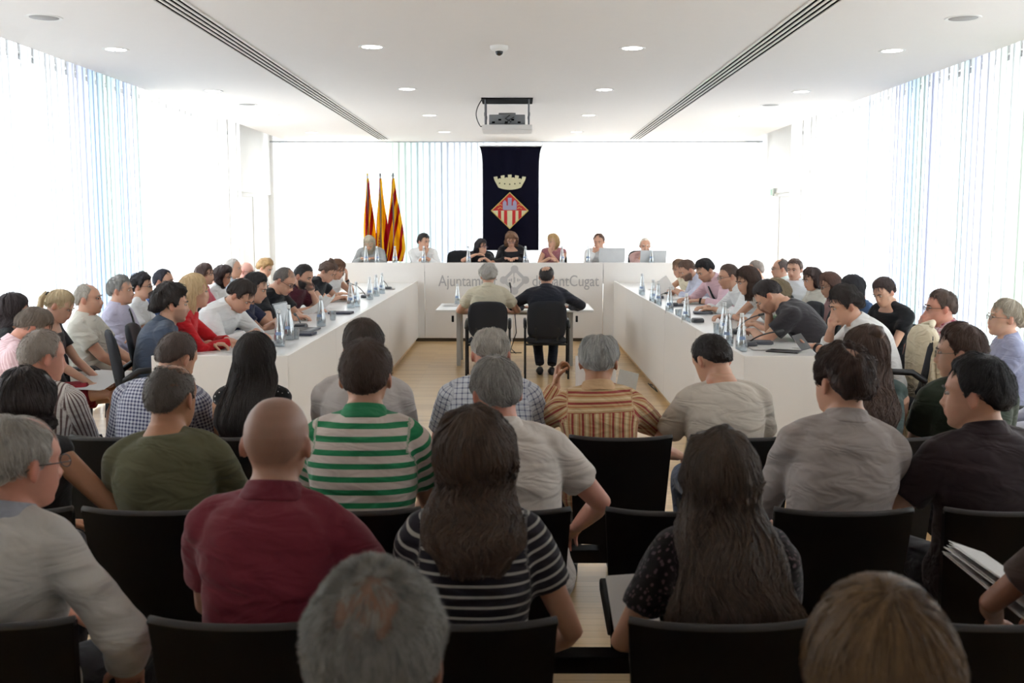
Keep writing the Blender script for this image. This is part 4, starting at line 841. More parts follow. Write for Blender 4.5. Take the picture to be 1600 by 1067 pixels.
def audchair():
    o = thing('auditorium_chair', 'x', 'chair'); wt, wb, th = .225, .195, .022; R = []
    g = G(); A = []
    for k, z in enumerate(np.linspace(.36, .845, 12)):
        t = (z-.36)/.485; hw_ = wb+(wt-wb)*t; A.append([(x*hw_, -.005-.07*t+.022*x*x, z+.012*abs(x)**3*t) for x in np.linspace(-1, 1, 15)])
    A = np.array(A); n = 15; fr = A-V3(0, .012, 0); bk = A+V3(0, .012, 0)
    for k in range(12): R.append(np.concatenate([fr[k], bk[k][::-1]]))
    g.rings(np.array(R)); obj('backrest', g, M_SEATBLK, o, sm='auto')
    g = G(); t_ = A[-1]; g.tube([t_[i]+V3(0, 0, .002) for i in range(15)], .0125, 8); obj('top_edge', g, mat('seat_edge_grey', (44, 42, 42), .5, var=.02), o, sm=True)
    g = G(); g.prism([(.03, .40), (.06, .445), (.44, .455), (.46, .43), (.44, .405), (.10, .37)], -.20, .20, 'yz'); obj('seat', g, mat('seat_dark_grey', (32, 33, 36), .7, var=.03, spec=.2), o, bev=.006)
    g = G(); g.box((0, .09, .345), (.16, .12, .07)); obj('bracket', g, M_SEATBLK, o); remember(o); return o
AC = audchair(); AC_used = [0]
def put_aud(px, yrow, label, group, rz=0, x=None):
    if x is None: x = at_d(px, 700, yrow)[0]
    loc = (x, yrow, 0)
    if not AC_used[0]: AC_used[0] = 1; AC.location = loc; AC.rotation_euler.z = rz; AC['label'] = label; AC['group'] = group; return
    dup(AC, loc, rz, label, group)
def beam(y, x0, x1, label):
    o = thing('seating_beam', label, 'beam', (0, y+.09, 0)); g = G(); g.box(((x0+x1)/2, 0, .285), (x1-x0, .09, .06)); obj('rail', g, M_SEATBLK, o, bev=.004)
    k = max(2, int((x1-x0)/1.1)+1)
    for i in range(k):
        x = x0+.15+(x1-x0-.3)*i/(k-1); g = G(); g.box((x, 0, .135), (.035, .05, .25)); g.box((x, .02, .0125), (.05, .42, .025)); obj('foot', g, mat('beam_foot_grey', (120, 120, 122), .35, metal=.5), o, bev=.004)
# lights and sky
wd = bpy.data.worlds.new('sky'); SC.world = wd; wd.use_nodes = True; bg = wd.node_tree.nodes['Background']; bg.inputs[0].default_value = (.96, .98, 1, 1); bg.inputs[1].default_value = SKY
c = bpy.data.cameras.new('camera'); c.sensor_width = 36; c.lens = 36*FPX/1600; c.clip_start = .05; c.clip_end = 200; cam = link(c, 'camera'); cam.location = (0, 0, H); cam.rotation_euler = (PI/2-PITCH, 0, YAW); SC.camera = cam
c.dof.use_dof = True; c.dof.focus_distance = 7.5; c.dof.aperture_fstop = 5.0
SC.view_settings.view_transform = 'Standard'; SC.view_settings.look = 'None'; SC.view_settings.exposure = EXPO; SC.view_settings.gamma = 1
# ================================================================ who sits where
def F(n, rgb, pat=None, **k): return fabric('cloth_'+n, rgb, pat, **k)
SK, SKT, SKL, SKP = (196, 150, 124), (178, 130, 100), (214, 172, 148), (206, 150, 130)
DK, BR, BR2, GY, GYL, BLD = (24, 19, 18), (48, 34, 26), (74, 52, 38), (96, 92, 90), (140, 136, 132), (150, 122, 88)
PP = {}
def add(key, *a, **k): PP[key] = person(*a, **k); return PP[key]
JEANS = F('jeans', (70, 82, 104)); GREYTR = F('grey_trousers', (84, 84, 90)); BEIGETR = F('beige_trousers', (170, 156, 134)); BLKTR = F('black_trousers', (28, 28, 32))
A1 = dict(fa=0, armL='lap', armR='lap')
RY = {1: 4.45, 2: 3.30, 3: 2.36, 4: 1.15}
# ---- row 1
f = F('brown_striped', (214, 208, 204), ('v', (112, 92, 90), .020, .008)); add('striped', 'person with cropped grey hair in white shirt with thin brown stripes, front row far left', 65, 517, 4.6, yaw=42, pitch=8, shirt=f, collar=f, sleeve=2, hair='crop', hc=(104, 92, 84), hc2=(140, 130, 122), near=1500, legs=dict(mat=JEANS), sk=SKP, w=1.0, row=RY[1], **A1)
f = F('navy_check', (208, 210, 222), ('check', (58, 58, 98), .017, .008)); add('plaid', 'person in navy and white checked shirt leaning beside the left desk end', 275, 521, 4.5, yaw=30, pitch=22, lean=14, sl=6, shirt=f, collar=f, sleeve=2, hair='crop', hc=(56, 46, 42), near=1500, legs=dict(mat=BLKTR), w=0.98, row=RY[1], **A1)
f = F('black_dotted', (20, 19, 22), ('dots', (200, 198, 196), 48, .20)); add('dotted', 'person with long straight dark hair in sleeveless black dotted top in the front row', 397, 520, 4.5, fem=True, pitch=4, shirt=f, sleeve=0, hair='long', hc=(22, 17, 16), near=3200, hover=dict(fall=(.26, .132, .065, 0)), sk=SKT, w=0.95, row=RY[1])
f = F('light_grey_tee', (186, 178, 174)); add('greytee', 'person with short curly brown hair in pale grey tee behind the green striped polo', 567, 500, 4.75, yaw=-4, shirt=f, sleeve=1, hair='side', hc=(44, 36, 32), near=2200, fold=.004, w=0.98, row=RY[1], **A1)
f = F('blue_check', (206, 208, 214), ('check', (72, 76, 112), .026, .006)); add('plaidss', 'broad person with grey hair in white and blue checked short-sleeved shirt, front row centre', 767, 516, 4.45, pitch=32, lean=12, shirt=f, collar=f, sleeve=1, hair='gray', hc=(112, 104, 96), hc2=(176, 170, 162), near=1800, bald=((0, .25, .97), 20, 34), stub=-.6, sk=SKP, fa=0, hs=1.04, armL='thigh', armR='thigh', w=1.04, row=RY[1])
f = F('orange_stripes', (196, 164, 120), ('multi', [((150, 62, 56), .046, .010, 0), ((176, 116, 78), .046, .007, .3), ((212, 186, 150), .046, .008, .62)], .375)); add('orange', 'person with grey hair in orange and cream striped shirt reading papers in the front row', 936, 527, 4.15, yaw=12, pitch=14, sl=-2, shirt=f, collar=F('orange_collar', (196, 160, 122)), sleeve=2, hair='side', hc=(92, 92, 92), hc2=(168, 166, 162), near=2600, bald=((0, -.1, 1), 5, 26), stub=-.6, sk=SKT, fa=0, armL=((-.20, .34, .98), (-.6, -.2, -.8), (.1, .3, .9), (1, 0, 0), 1.0), armR=((.12, .38, .84), (.9, 0, -.5)), w=0.94, row=RY[1])
f = F('cream_tee', (204, 194, 182)); add('creamtee', 'person with dark cropped hair in plain cream tee bending forward before the right desk', 1113, 524, 4.55, yaw=-28, pitch=30, lean=9, sl=-3, shirt=f, sleeve=1, hair='crop', hc=(24, 19, 18), near=1800, legs=dict(mat=JEANS), fa=0, armL=((-.18, .33, .64), (-.7, 0, -.7)), armR='lap', fold=.005, w=0.96, row=RY[1])
f = F('teal_top', (70, 84, 82)); add('tank', 'person with brown hair in a high bun wearing strappy teal top beside the beige jacket', 1352, 509, 5.0, fem=True, yaw=-24, pitch=6, shirt=f, sleeve=0, neckline=.14, hair='shoulder', hc=(52, 38, 32), near=2600, hover=dict(bun=((-.0, -.085, .095), 1.0), fall=(.26, .10, .06, 0)), sk=SK, w=0.92, row=RY[1])
f = F('dark_green_tee', (44, 54, 42)); add('greenglass', 'person with tied brown hair and round glasses in dark green tee near the right edge', 1502, 506, 4.85, yaw=-62, pitch=5, shirt=f, sleeve=1, collar=F('green_collar', (88, 92, 96)), hair='side', hc=(50, 36, 30), near=2400, glasses=(150, 140, 120), eyes=True, hover=dict(bun=((0, -.10, .0), .7)), sk=SKL, w=0.96, row=RY[1])
# ---- row 2
f = F('charcoal_dress', (44, 43, 46)); add('sleeveless', 'person with dark wavy bob in sleeveless charcoal dress, second row far left', 36, 577, 3.5, fem=True, fa=6, yaw=-10, pitch=12, shirt=f, sleeve=0, sl=-8, neckline=.05, hair='wavesh', hc=(28, 22, 21), near=2800, sk=SKT, armR=((.24, .16, .60), (.8, -.3, -.3)), hover=dict(fall=(.05, .10, .085, 0)), legs=dict(mat=GREYTR), w=1.0, row=RY[2])
f = F('olive_tee', (92, 90, 66)); add('olive', 'person with balding dark cropped hair in olive green tee, second row left', 266, 569, 3.4, yaw=16, pitch=4, shirt=f, sleeve=1, hair='buzz', hc=(54, 48, 44), near=1800, bald=((.12, .2, .95), 14, 34), stub=-.9, sl=-3, fa=0, armL='thigh', armR='thigh', fold=.006, sk=SKT, w=0.93, row=RY[2])
f = F('green_stripe_polo', (214, 200, 192), ('h', (38, 128, 84), .044, .019)); add('greenpolo', 'person with short brown hair in white polo with green stripes and green collar', 571, 532, 3.6, pitch=3, shirt=f, collar=F('green_polo_collar', (46, 132, 88)), sleeve=1, hair='short', hc=(50, 38, 32), near=2800, hs=1.02, fa=0, armL='thigh', armR='thigh', w=1.0, row=RY[2])
f = F('white_shirt', (206, 196, 188)); add('whiteshirt', 'person with salt and pepper hair in short-sleeved off-white collared shirt, middle of second row', 775, 559, 3.6, yaw=-14, pitch=10, sl=-7, roll=-3, shirt=f, collar=f, sleeve=1, hair='short', hc=(62, 58, 56), hc2=(150, 146, 142), near=2600, fa=-4, armL='lap', armR=((.24, .26, .64), (.9, -.3, -.5)), fold=.006, sk=SKP, w=0.98, row=RY[2])
f = F('grey_shirt', (164, 154, 150)); add('greyshirt', 'person with thinning dark brown hair in grey collared shirt, right of second row', 1318, 540, 3.45, yaw=-22, pitch=0, sl=6, shirt=f, collar=f, sleeve=2, hair='wavy', hc=(24, 18, 17), hc2=(64, 44, 36), near=3000, bald=((-.05, -.45, .89), 3, 20), stub=-.8, hs=1.06, fa=0, armL='thigh', armR='thigh', fold=.007, hover=dict(t=(.014, .014, .020)), w=0.98, row=RY[2])
f = F('maroon_polo', (48, 36, 40)); add('maroon', 'person with short black hair in dark maroon polo shirt, right end of second row', 1528, 556, 3.4, yaw=-46, pitch=3, shirt=f, collar=f, sleeve=1, hair='short', hc=(18, 16, 18), near=3000, hs=1.06, fa=-6, eyes=True, armL=((-.22, .26, .62), (-.8, -.3, -.5)), armR='thigh', fold=.005, hover=dict(t=(.020, .014, .020)), w=1.04, row=RY[2])
# ---- row 3
f = F('pale_grey_shirt', (200, 196, 192)); add('oldwhite', 'grey-haired balding person with glasses in rolled-sleeve white shirt at the left edge', 28, 650, 2.5, yaw=22, pitch=6, shirt=f, collar=F('pale_blue_collar', (160, 164, 176)), sleeve=1.9, hair='short', hc=(112, 106, 100), hc2=(170, 166, 160), near=3600, bald=((0, .40, .92), 22, 32), stub=-.5, sk=SKP, glasses=(60, 60, 62), hs=1.05, sl=2, fa=12, armL='lap', armR=((.27, .16, .58), (.9, -.5, -.2)), fold=.009, w=0.98, row=RY[3])
f = F('red_polo', (122, 44, 58)); add('redpolo', 'shaven-headed person in dusty red polo shirt, third row left of centre', 431, 621, 2.65, pitch=2, shirt=f, collar=F('red_polo_collar', (110, 38, 52)), sleeve=1, hair='none', stub=.42, bald=None, sk=(176, 136, 116), hs=1.04, fa=3, armL='thigh', armR=((.20, .26, .64), (.9, -.3, -.5)), fold=.007, w=0.96, row=RY[3])
f = F('navy_stripe_top', (40, 36, 46), ('h', (176, 172, 166), .027, .007)); add('stripedtop', 'person with long wavy brown hair in black and white striped tee, third row centre', 742, 640, 2.7, fem=True, pitch=4, shirt=f, sleeve=.75, hair='longw', hc=(34, 26, 23), hc2=(78, 60, 48), near=6000, hs=1.04, sk=SK, armL='lap', armR=((.19, .22, .58), (.6, -.5, -.5)), hover=dict(fall=(.16, .112, .085, 0), t=(.03, .026, .03)), w=0.96, row=RY[3])
f = F('dark_floral', (30, 25, 27), ('floral', (120, 90, 92), 60, .32, (60, 62, 74))); add('floral', 'person with very long frizzy brown hair in dark floral blouse, third row right', 1127, 673, 2.55, fem=True, pitch=2, shirt=f, sleeve=.9, hair='longx', hc=(34, 27, 24), hc2=(74, 60, 50), near=7500, hs=1.02, sk=SK, armL=((-.17, .26, .60), (-.6, -.5, -.5)), hover=dict(fall=(.42, .172, .075, 0), t=(.026, .022, .028)), w=0.94, row=RY[3])
f = F('brown_top', (70, 54, 48)); add('edgeright', 'person mostly outside the right edge of the photo, only forearm and pale skirt showing', 1735, 640, 2.5, fem=True, fa=-6, yaw=-10, shirt=f, sleeve=1, hair='bob', hc=BR, sk=(150, 104, 82), armL=((-.15, .30, .64), (-.8, -.2, -.2)), legs=dict(mat=F('cream_skirt', (196, 188, 172)), bare=True, L=((-.19, .46, .50), (-.18, .42, .10)), R=((.1, .45, .50), (.1, .42, .1))), w=0.95, row=RY[3])
# ---- row 4
f = F('slate_shirt', (70, 74, 84)); add('nearman', 'balding grey-haired person seen from behind at the bottom edge of the photo', 584, 889, 1.42, pitch=6, shirt=f, collar=f, hair='short', hc=(66, 64, 62), hc2=(128, 125, 120), near=9000, bald=((.02, -.66, .75), 6, 40), stub=-.95, sk=(142, 108, 86), hs=1.10, vox=.0055, hover=dict(t=(.010, .016, .016), sl=.028), w=0.95, row=RY[4])
f = F('brown_cardigan', (84, 66, 56)); add('nearwoman', 'person with straight light brown hair seen from behind at the bottom right edge', 1381, 912, 1.42, fem=True, pitch=2, shirt=f, hair='long', hc=(40, 28, 22), hc2=(104, 80, 54), near=9000, hs=1.10, hover=dict(t=(.020, .022, .024), fall=(.30, .13, .075, 0)), w=0.9, row=RY[4])
# ---- witnesses at the centre table
f = F('beige_polo', (206, 196, 172)); add('beigepolo', 'person with fluffy grey hair in beige polo seated at the centre table', 763, 412, 12.0, pitch=6, shirt=f, collar=f, sleeve=1, hair='curly', hc=(120, 116, 110), hc2=(178, 174, 168), w=1.08, armL=((-.17, .30, .76), (-.8, -.2, -.4)), armR=((.17, .30, .76), (.8, -.2, -.4)), legs=dict(mat=GREYTR), cvox=.012, hover=dict(t=(.03, .034, .03)), near=1000)
f = F('dark_suit', (34, 36, 46)); add('suit', 'balding person in dark suit jacket leaning on the centre table', 854, 416, 12.05, yaw=6, pitch=-2, lean=6, shirt=f, collar=F('suit_collar', (36, 38, 48)), sleeve=2, hair='crop', hc=(36, 32, 32), bald=((-.1, -.25, .95), 34, 10), belt='b', w=1.16, armL=((-.28, .34, .79), (-1, -.1, -.4), (.8, .6, 0)), armR=((.30, .34, .79), (1, -.1, -.4), (-.8, .6, 0)), legs=dict(mat=F('dark_suit', (34, 36, 46)), L=((-.11, .40, .50), (-.07, .16, .10)), R=((.11, .40, .50), (.07, .14, .10))), cvox=.012, near=1000)
# ---- council, left desk (facing the middle)
def CO(px, d): return dict(C, off_=2.50-abs(at_d(px, 430, d)[0]))
C = dict(floor=FL, eyes=True, vox=.0065, cvox=.011)
f = F('slate_polo', (66, 76, 94)); add('cl1', 'person with thick dark curly hair in slate blue polo at near left desk end', 268, 443, 6.95, fa=66, yaw=0, pitch=2, shirt=f, collar=f, sleeve=1, hair='curly', hc=DK, beard=(120, 92, 78), armL='desk', armR='lap', w=1.06, near=1500, hover=dict(t=(.038, .030, .042), lump=(.018, 62)), **CO(268, 6.95))
f = F('red_blazer', (196, 24, 34)); add('cl2', 'person with straight blonde hair in bright red blazer over navy top', 303, 428, 7.35, fem=True, fa=80, yaw=-14, pitch=-2, shirt=f, sleeve=2, belt='b', hair='bob', hc=(170, 142, 106), hc2=(216, 190, 150), armL='deskin', armR='desk', near=1800, hover=dict(fall=(.13, .098, .07, 0)), **CO(303, 7.35))
f = F('white_linen', (232, 232, 232)); add('cl3', 'person in open white shirt with dark swept hair looking down at the left desk', 376, 437, 7.95, fa=104, yaw=0, pitch=36, shirt=f, collar=f, sleeve=1.8, hair='side', hc=(34, 28, 26), armL='deskin', armR='desk', w=1.08, near=1200, **CO(376, 7.95))
f = F('navy_polo', (40, 46, 74)); add('cl4', 'person with black hair in navy polo partly hidden behind the white open shirt', 398, 426, 8.7, fa=88, yaw=4, pitch=16, shirt=f, collar=f, sleeve=1, hair='side', hc=(22, 19, 20), armL='deskin', armR='deskin', near=1000, **CO(398, 8.7))
f = F('black_tee', (26, 27, 32)); add('cl5', 'bald-templed person with glasses in black tee writing beside the open laptop', 444, 419, 9.5, fa=104, yaw=0, pitch=26, shirt=f, sleeve=1, hair='crop', hc=(70, 64, 60), bald=((0, .5, .86), 26, 20), stub=.35, glasses=(20, 20, 22), armL='deskin', armR='desk', w=1.12, near=1000, **CO(444, 9.5))
f = F('burgundy_shirt', (84, 34, 48)); add('cl6', 'person with dark beard in burgundy shirt resting chin on hand at the left desk', 474, 413, 10.4, fa=112, yaw=0, pitch=16, shirt=f, collar=f, sleeve=1, hair='crop', hc=(26, 22, 22), beard=(50, 38, 34), armL='mouth', armR='desk', near=1000, **CO(474, 10.4))
f = F('black_blouse', (26, 26, 32)); add('cl7', 'person with brown hair pinned up in dark blouse reading at the left desk', 512, 406, 11.7, fem=True, fa=108, yaw=0, pitch=28, shirt=f, sleeve=.7, hair='curly', hc=(64, 48, 40), armL='desk', armR='deskin', hover=dict(bun=((0, -.03, .125), 1.0), t=(.014, .012, .016)), near=1000, **CO(512, 11.7))
add('cl8', 'person in white top with hand on forehead and watch at the far left desk', 527, 405, 12.7, fem=True, fa=125, pitch=20, shirt=F('white_linen', (232, 232, 232)), sleeve=0, hair='shoulder', hc=BR2, armL='brow', armR='desk', watch=('L', M_BLACK), near=1000, **CO(527, 12.7))
# ---- council, right desk
f = F('denim_white', (226, 224, 222)); add('cr1', 'person with wavy dark hair in white shirt, hand on chin, near end of right desk', 1322, 446, 6.85, fa=-88, yaw=0, pitch=14, shirt=f, collar=f, sleeve=1.7, hair='wavy', hc=(26, 21, 20), armR='mouth', armL=((-.06, .46, .80), (-.8, -.1, -.5), (.4, .9, .1), (0, 0, 1), .9), watch=('L', M_BLACK), w=1.08, near=1500, **CO(1322, 6.85))
f = F('charcoal_tee', (54, 50, 54)); add('cr2', 'person with short dark hair in charcoal tee bent low over the right desk', 1201, 438, 7.9, fa=-72, yaw=0, pitch=40, shirt=f, sleeve=1, hair='short', hc=(36, 31, 31), beard=(150, 112, 92), armR='brow', armL='deskin', w=1.10, near=1200, **CO(1201, 7.9))
f = F('green_print', (110, 130, 108), ('floral', (226, 224, 206), 40, .3, (150, 160, 130))); add('cr3', 'person with ash brown hair in green patterned top hidden behind the charcoal tee', 1216, 436, 8.7, fem=True, fa=-84, pitch=24, shirt=f, sleeve=1, hair='shoulder', hc=(92, 80, 62), armR='desk', armL='desk', near=1000, **CO(1216, 8.7))
f = F('pale_floral', (206, 200, 194), ('floral', (120, 96, 92), 46, .28, (90, 110, 90))); add('cr4', 'person with dark wavy shoulder hair in pale floral sleeveless dress writing', 1168, 417, 9.3, fem=True, fa=-98, pitch=12, shirt=f, sleeve=.4, hair='bobf', hc=(48, 34, 28), armR='desk', armL='deskin', watch=('L', M_METALW), hover=dict(t=(.03, .03, .034), fall=(.10, .10, .085, 0), line='woman'), near=1000, **CO(1168, 9.3))
add('cr5', 'person with short brown hair and glasses in white shirt, at the far right desk', 1139, 413, 10.3, fa=-96, pitch=6, shirt=F('white_linen', (232, 232, 232)), collar=F('white_linen', (232, 232, 232)), sleeve=1.8, hair='crop', hc=(56, 42, 36), glasses=(30, 28, 30), beard=(160, 122, 100), armR='desk', armL='desk', near=1000, **CO(1139, 10.3))
f = F('pink_shirt', (222, 186, 194)); add('cr6', 'person with thick black hair in pink shirt and dark tie looking down', 1102, 404, 11.5, fa=-112, pitch=26, shirt=f, collar=f, sleeve=1.7, hair='side', hc=(22, 19, 20), beard=(150, 112, 92), armR='desk', armL='desk', tie=F('dark_tie', (50, 56, 56)), watch=('L', M_BLACK), near=1000, **CO(1102, 11.5))
f = F('pale_blue_shirt', (206, 208, 226)); add('cr7', 'person with brown beard in pale blue shirt holding a sheet of paper', 1074, 406, 12.7, fa=-100, pitch=26, shirt=f, collar=f, sleeve=1.6, hair='short', hc=(70, 52, 42), beard=(84, 62, 52), armR='read', armL='deskin', near=1000, **CO(1074, 12.7))
f = F('cream_top', (226, 216, 190)); add('cr8', 'person in cream top mostly hidden behind the bearded person at the far right desk', 1062, 407, 13.8, fem=True, fa=-110, pitch=14, shirt=f, sleeve=0, hair='shoulder', hc=(90, 70, 54), armR='desk', armL='desk', near=1000, **CO(1062, 13.8))
# ---- seated along the left windows
S = dict(eyes=True, vox=.007, cvox=.011)
add('sl1', 'person with long dark hair at the far left edge beside the curtain', 20, 459, 7.1, fem=True, fa=60, yaw=-6, pitch=14, shirt=F('black_tee', (26, 27, 32)), sleeve=1, hair='shoulder', hc=(30, 23, 24), hover=dict(fall=(.16, .10, .075, 0)), near=700, **S)
f = F('light_pink_shirt', (224, 186, 192), ('v', (236, 208, 212), .022, .008)); add('sl2', 'person with grey-brown hair and glasses in light pink shirt looking down at left edge', 50, 482, 6.35, fa=58, pitch=38, lean=14, shirt=f, collar=f, sleeve=1.8, hair='side', hc=(78, 68, 60), hc2=(120, 108, 98), glasses=(24, 24, 26), sk=SKP, w=1.1, near=1200, **S)
f = F('black_blouse', (26, 26, 32)); add('sl3', 'person with blonde ponytail in black top and red skirt, open folder on lap', 92, 453, 7.4, fem=True, fa=84, pitch=28, lean=4, shirt=f, sleeve=.9, neckline=.10, hair='pony', hc=(150, 130, 100), hc2=(190, 172, 140), hover=dict(tail=((0, -.10, .035), 1.0, .9)), armL='lap', armR='lap', necklace=mat('brown_cord', (110, 60, 40)), near=1500, legs=dict(bare=True, mat=F('red_skirt', (150, 36, 48)), R=((.10, .47, .58), (-.16, .60, .20)), L=((-.12, .44, .50), (-.10, .40, .10))), sk=SKL, w=1.06, **S)
f = F('cream_shirt', (212, 208, 196)); add('sl4', 'balding person with cropped grey hair in short-sleeved cream shirt by the left curtain', 137, 444, 8.15, fa=86, pitch=0, lean=-4, shirt=f, collar=f, sleeve=1, hair='crop', hc=(110, 104, 96), bald=((0, .45, .9), 22, 18), beard=(186, 146, 124), w=1.12, near=700, **S)
f = F('lavender_shirt', (192, 188, 210)); add('sl5', 'grey-haired person in lavender shirt and dark tie with arms crossed', 188, 430, 8.95, fa=88, pitch=2, lean=-3, shirt=f, collar=f, sleeve=2, hair='side', hc=(96, 94, 92), hc2=(140, 138, 134), armL='cross', armR='cross', tie=F('dark_tie', (50, 56, 56)), w=1.08, near=700, **S)
add('sl6', 'person with short black curly hair and glasses in white top by the left windows', 221, 425, 9.6, fem=True, fa=90, pitch=0, shirt=F('white_linen', (232, 232, 232)), sleeve=1, hair='curly', hc=(22, 19, 22), glasses=(70, 60, 60), hover=dict(t=(.028, .02, .03)), near=700, **S)
add('sl7', 'person with short dark receding hair in blue shirt behind the dark curly-haired person', 255, 421, 10.2, fa=96, pitch=4, shirt=F('blue_shirt', (70, 92, 140)), sleeve=1, hair='crop', hc=(30, 28, 34), beard=(140, 106, 90), bald=((.3, .8, .6), 12, 14), near=700, **S)
add('sl8', 'person with brown chin-length hair in pink top seated by the left windows', 320, 411, 11.6, fem=True, fa=92, pitch=4, shirt=F('rose_top', (206, 92, 112)), sleeve=1, hair='bob', hc=(62, 46, 42), hover=dict(fall=(.05, .085, .075, 0)), near=700, **S)
add('sl9', 'person with dark bob in white top looking down by the left windows', 348, 414, 12.0, fem=True, fa=96, pitch=24, shirt=F('white_linen', (232, 232, 232)), sleeve=1, hair='bobf', hc=(40, 30, 30), hover=dict(line='woman'), near=700, **S)
add('sl10', 'person with thinning grey hair in grey shirt near the left far windows', 364, 404, 12.8, fa=92, pitch=4, shirt=F('grey_blue_shirt', (186, 196, 208)), collar=F('grey_blue_shirt', (186, 196, 208)), hair='thin', hc=(120, 116, 112), near=700, **S)
add('sl11', 'bald pink-faced person with glasses near the left far windows', 384, 410, 13.2, fa=96, pitch=10, shirt=F('pale_blue_shirt', (206, 208, 226)), hair='none', glasses=(40, 36, 40), sk=(220, 170, 156), **S)
add('sl12', 'person with curly dark blonde hair in sleeveless white top, farthest on the left', 414, 404, 14.2, fem=True, fa=104, pitch=22, shirt=F('white_linen', (232, 232, 232)), sleeve=0, hair='curly', hc=(112, 86, 56), hc2=(168, 136, 92), near=700, **S)
# ---- seated along the right windows
add('sr1', 'person with short grey hair in pale shirt, farthest on the right', 1181, 407, 13.3, fa=-84, pitch=6, shirt=F('pale_pink_grey', (220, 206, 206)), hair='crop', hc=(92, 84, 78), near=700, **S)
add('sr2', 'balding person with glasses in pale green shirt by the right far windows', 1220, 405, 12.8, fa=-86, pitch=2, shirt=F('pale_green_shirt', (206, 216, 210)), collar=F('pale_green_shirt', (206, 216, 210)), hair='crop', hc=(60, 50, 46), bald=((0, .55, .83), 34, 14), glasses=(80, 72, 70), near=700, **S)
add('sr3', 'person with short brown hair in white shirt facing the camera by the right windows', 1242, 404, 12.0, fa=-142, pitch=6, shirt=F('white_linen', (232, 232, 232)), collar=F('white_linen', (232, 232, 232)), sleeve=2, hair='short', hc=(70, 54, 46), near=700, **S)
add('sr4', 'person with dark hair and sunglasses on head in cream top with necklace', 1269, 418, 11.0, fem=True, fa=-104, pitch=18, shirt=F('cream_shirt', (212, 208, 196)), sleeve=.8, hair='shoulder', hc=(46, 34, 30), necklace=M_DARK, near=700, **S)
add('sr5', 'person with brown hair and glasses looking down by the right windows', 1297, 425, 10.0, fem=True, fa=-96, pitch=20, shirt=F('rose_grey_top', (170, 130, 130)), hair='bob', hc=(70, 48, 40), glasses=(60, 44, 40), near=700, **S)
add('sr6', 'person with black hair in dark blue top behind the white-shirted hand-on-chin person', 1333, 430, 9.4, fem=True, fa=-100, pitch=22, shirt=F('blue_top', (74, 100, 140)), hair='bobf', hc=(20, 18, 22), hover=dict(line='woman'), near=700, **S)
add('sr7', 'person with very short dark hair in black scoop-neck top beside the right curtain', 1382, 434, 8.75, fem=True, fa=-118, pitch=26, lean=6, shirt=F('black_tee', (26, 27, 32)), sleeve=.9, neckline=.08, hair='side', hc=(44, 34, 34), w=1.12, sk=SKL, near=900, **S)
f = F('red_gingham', (224, 206, 210), ('check', (170, 76, 96), .034, .013)); add('sr8', 'person with brown hair and glasses in red checked shirt, hand on chin, by right curtain', 1471, 453, 7.3, fa=-84, pitch=2, lean=6, shirt=f, collar=f, sleeve=1, hair='short', hc=(54, 42, 36), glasses=(40, 36, 36), armR='mouth', armL='thigh', w=1.12, near=1200, legs=dict(mat=BLKTR), sk=SKP, **S)
f = F('lavender_blouse', (158, 162, 190)); add('sr9', 'person with grey-blonde tied hair and glasses in lavender blouse at right edge', 1572, 468, 6.45, fem=True, fa=-82, pitch=-2, lean=-2, shirt=f, collar=f, sleeve=2, hair='pony', hc=(128, 116, 100), hc2=(176, 166, 150), glasses=(120, 110, 100), near=1600, sk=SKL, w=1.1, hover=dict(t=(.014, .010, .016), bun=((0, -.11, -.03), .75)), **S)
add('sr10', 'person in pale blue shirt cut off by the right edge holding a dark tablet', 1640, 500, 5.6, fem=True, fa=-70, pitch=14, shirt=F('pale_blue_shirt', (206, 208, 226)), sleeve=1.8, hair='bob', hc=BR, armL='lap', armR='lap', sk=SKT, near=700, **S)
# ---- presiding table (facing the camera)
D = dict(off_=.20, floor=FD, eyes=True, vox=.007, cvox=.012, fa=180)
DA = ((-.09, .40, .80), (-.7, -.3, -.6), (.6, .8, 0)); DB = ((.09, .40, .80), (.7, -.3, -.6), (-.6, .8, 0))
add('d1', 'grey-blonde person in loose grey top looking down before the flags', 577, 368, 16.42, fem=True, pitch=38, w=1.1, shirt=F('loose_grey', (164, 166, 166)), sleeve=2, hair='bob', hc=(132, 122, 104), hc2=(180, 170, 150), armL=DA, armR=DB, near=700, **D)
add('d2', 'dark-haired person in white shirt looking sideways at the high desk', 662, 365, 16.42, yaw=-48, pitch=4, shirt=F('white_linen', (232, 232, 232)), collar=F('white_linen', (232, 232, 232)), sleeve=1.8, hair='side', hc=(30, 26, 26), armL=DA, armR='chin', near=700, **D)
add('d3', 'person with long black hair and glasses in black top at the high desk', 752, 373, 16.4, fem=True, yaw=-52, pitch=2, shirt=F('black_tee', (26, 27, 32)), sleeve=.8, hair='shoulder', hc=(24, 20, 24), glasses=(90, 60, 110), armL=DA, armR=((.06, .36, .86), (.9, -.1, -.4), (-.9, .2, .1)), near=700, **D)
add('d4', 'person with wavy brown hair and black blazer reading beneath the banner', 799, 362, 16.42, fem=True, pitch=30, w=1.05, shirt=F('black_blazer', (30, 29, 34)), sleeve=2, neckline=.12, hair='wavesh', hc=(70, 48, 36), hc2=(124, 90, 66), glasses=(90, 40, 40), armL=DA, armR=DB, necklace=M_METALW, near=700, **D)
add('d5', 'person with blonde bob in red patterned top looking sideways at the high desk', 864, 365, 16.42, fem=True, yaw=44, pitch=2, w=1.1, shirt=F('red_print', (170, 110, 116), ('floral', (110, 60, 70), 40, .3, (210, 170, 170))), sleeve=0, hair='bob', hc=(142, 112, 74), hc2=(190, 160, 116), armL='chin', armR=DB, hover=dict(fall=(.05, .092, .075, 0)), near=700, **D)
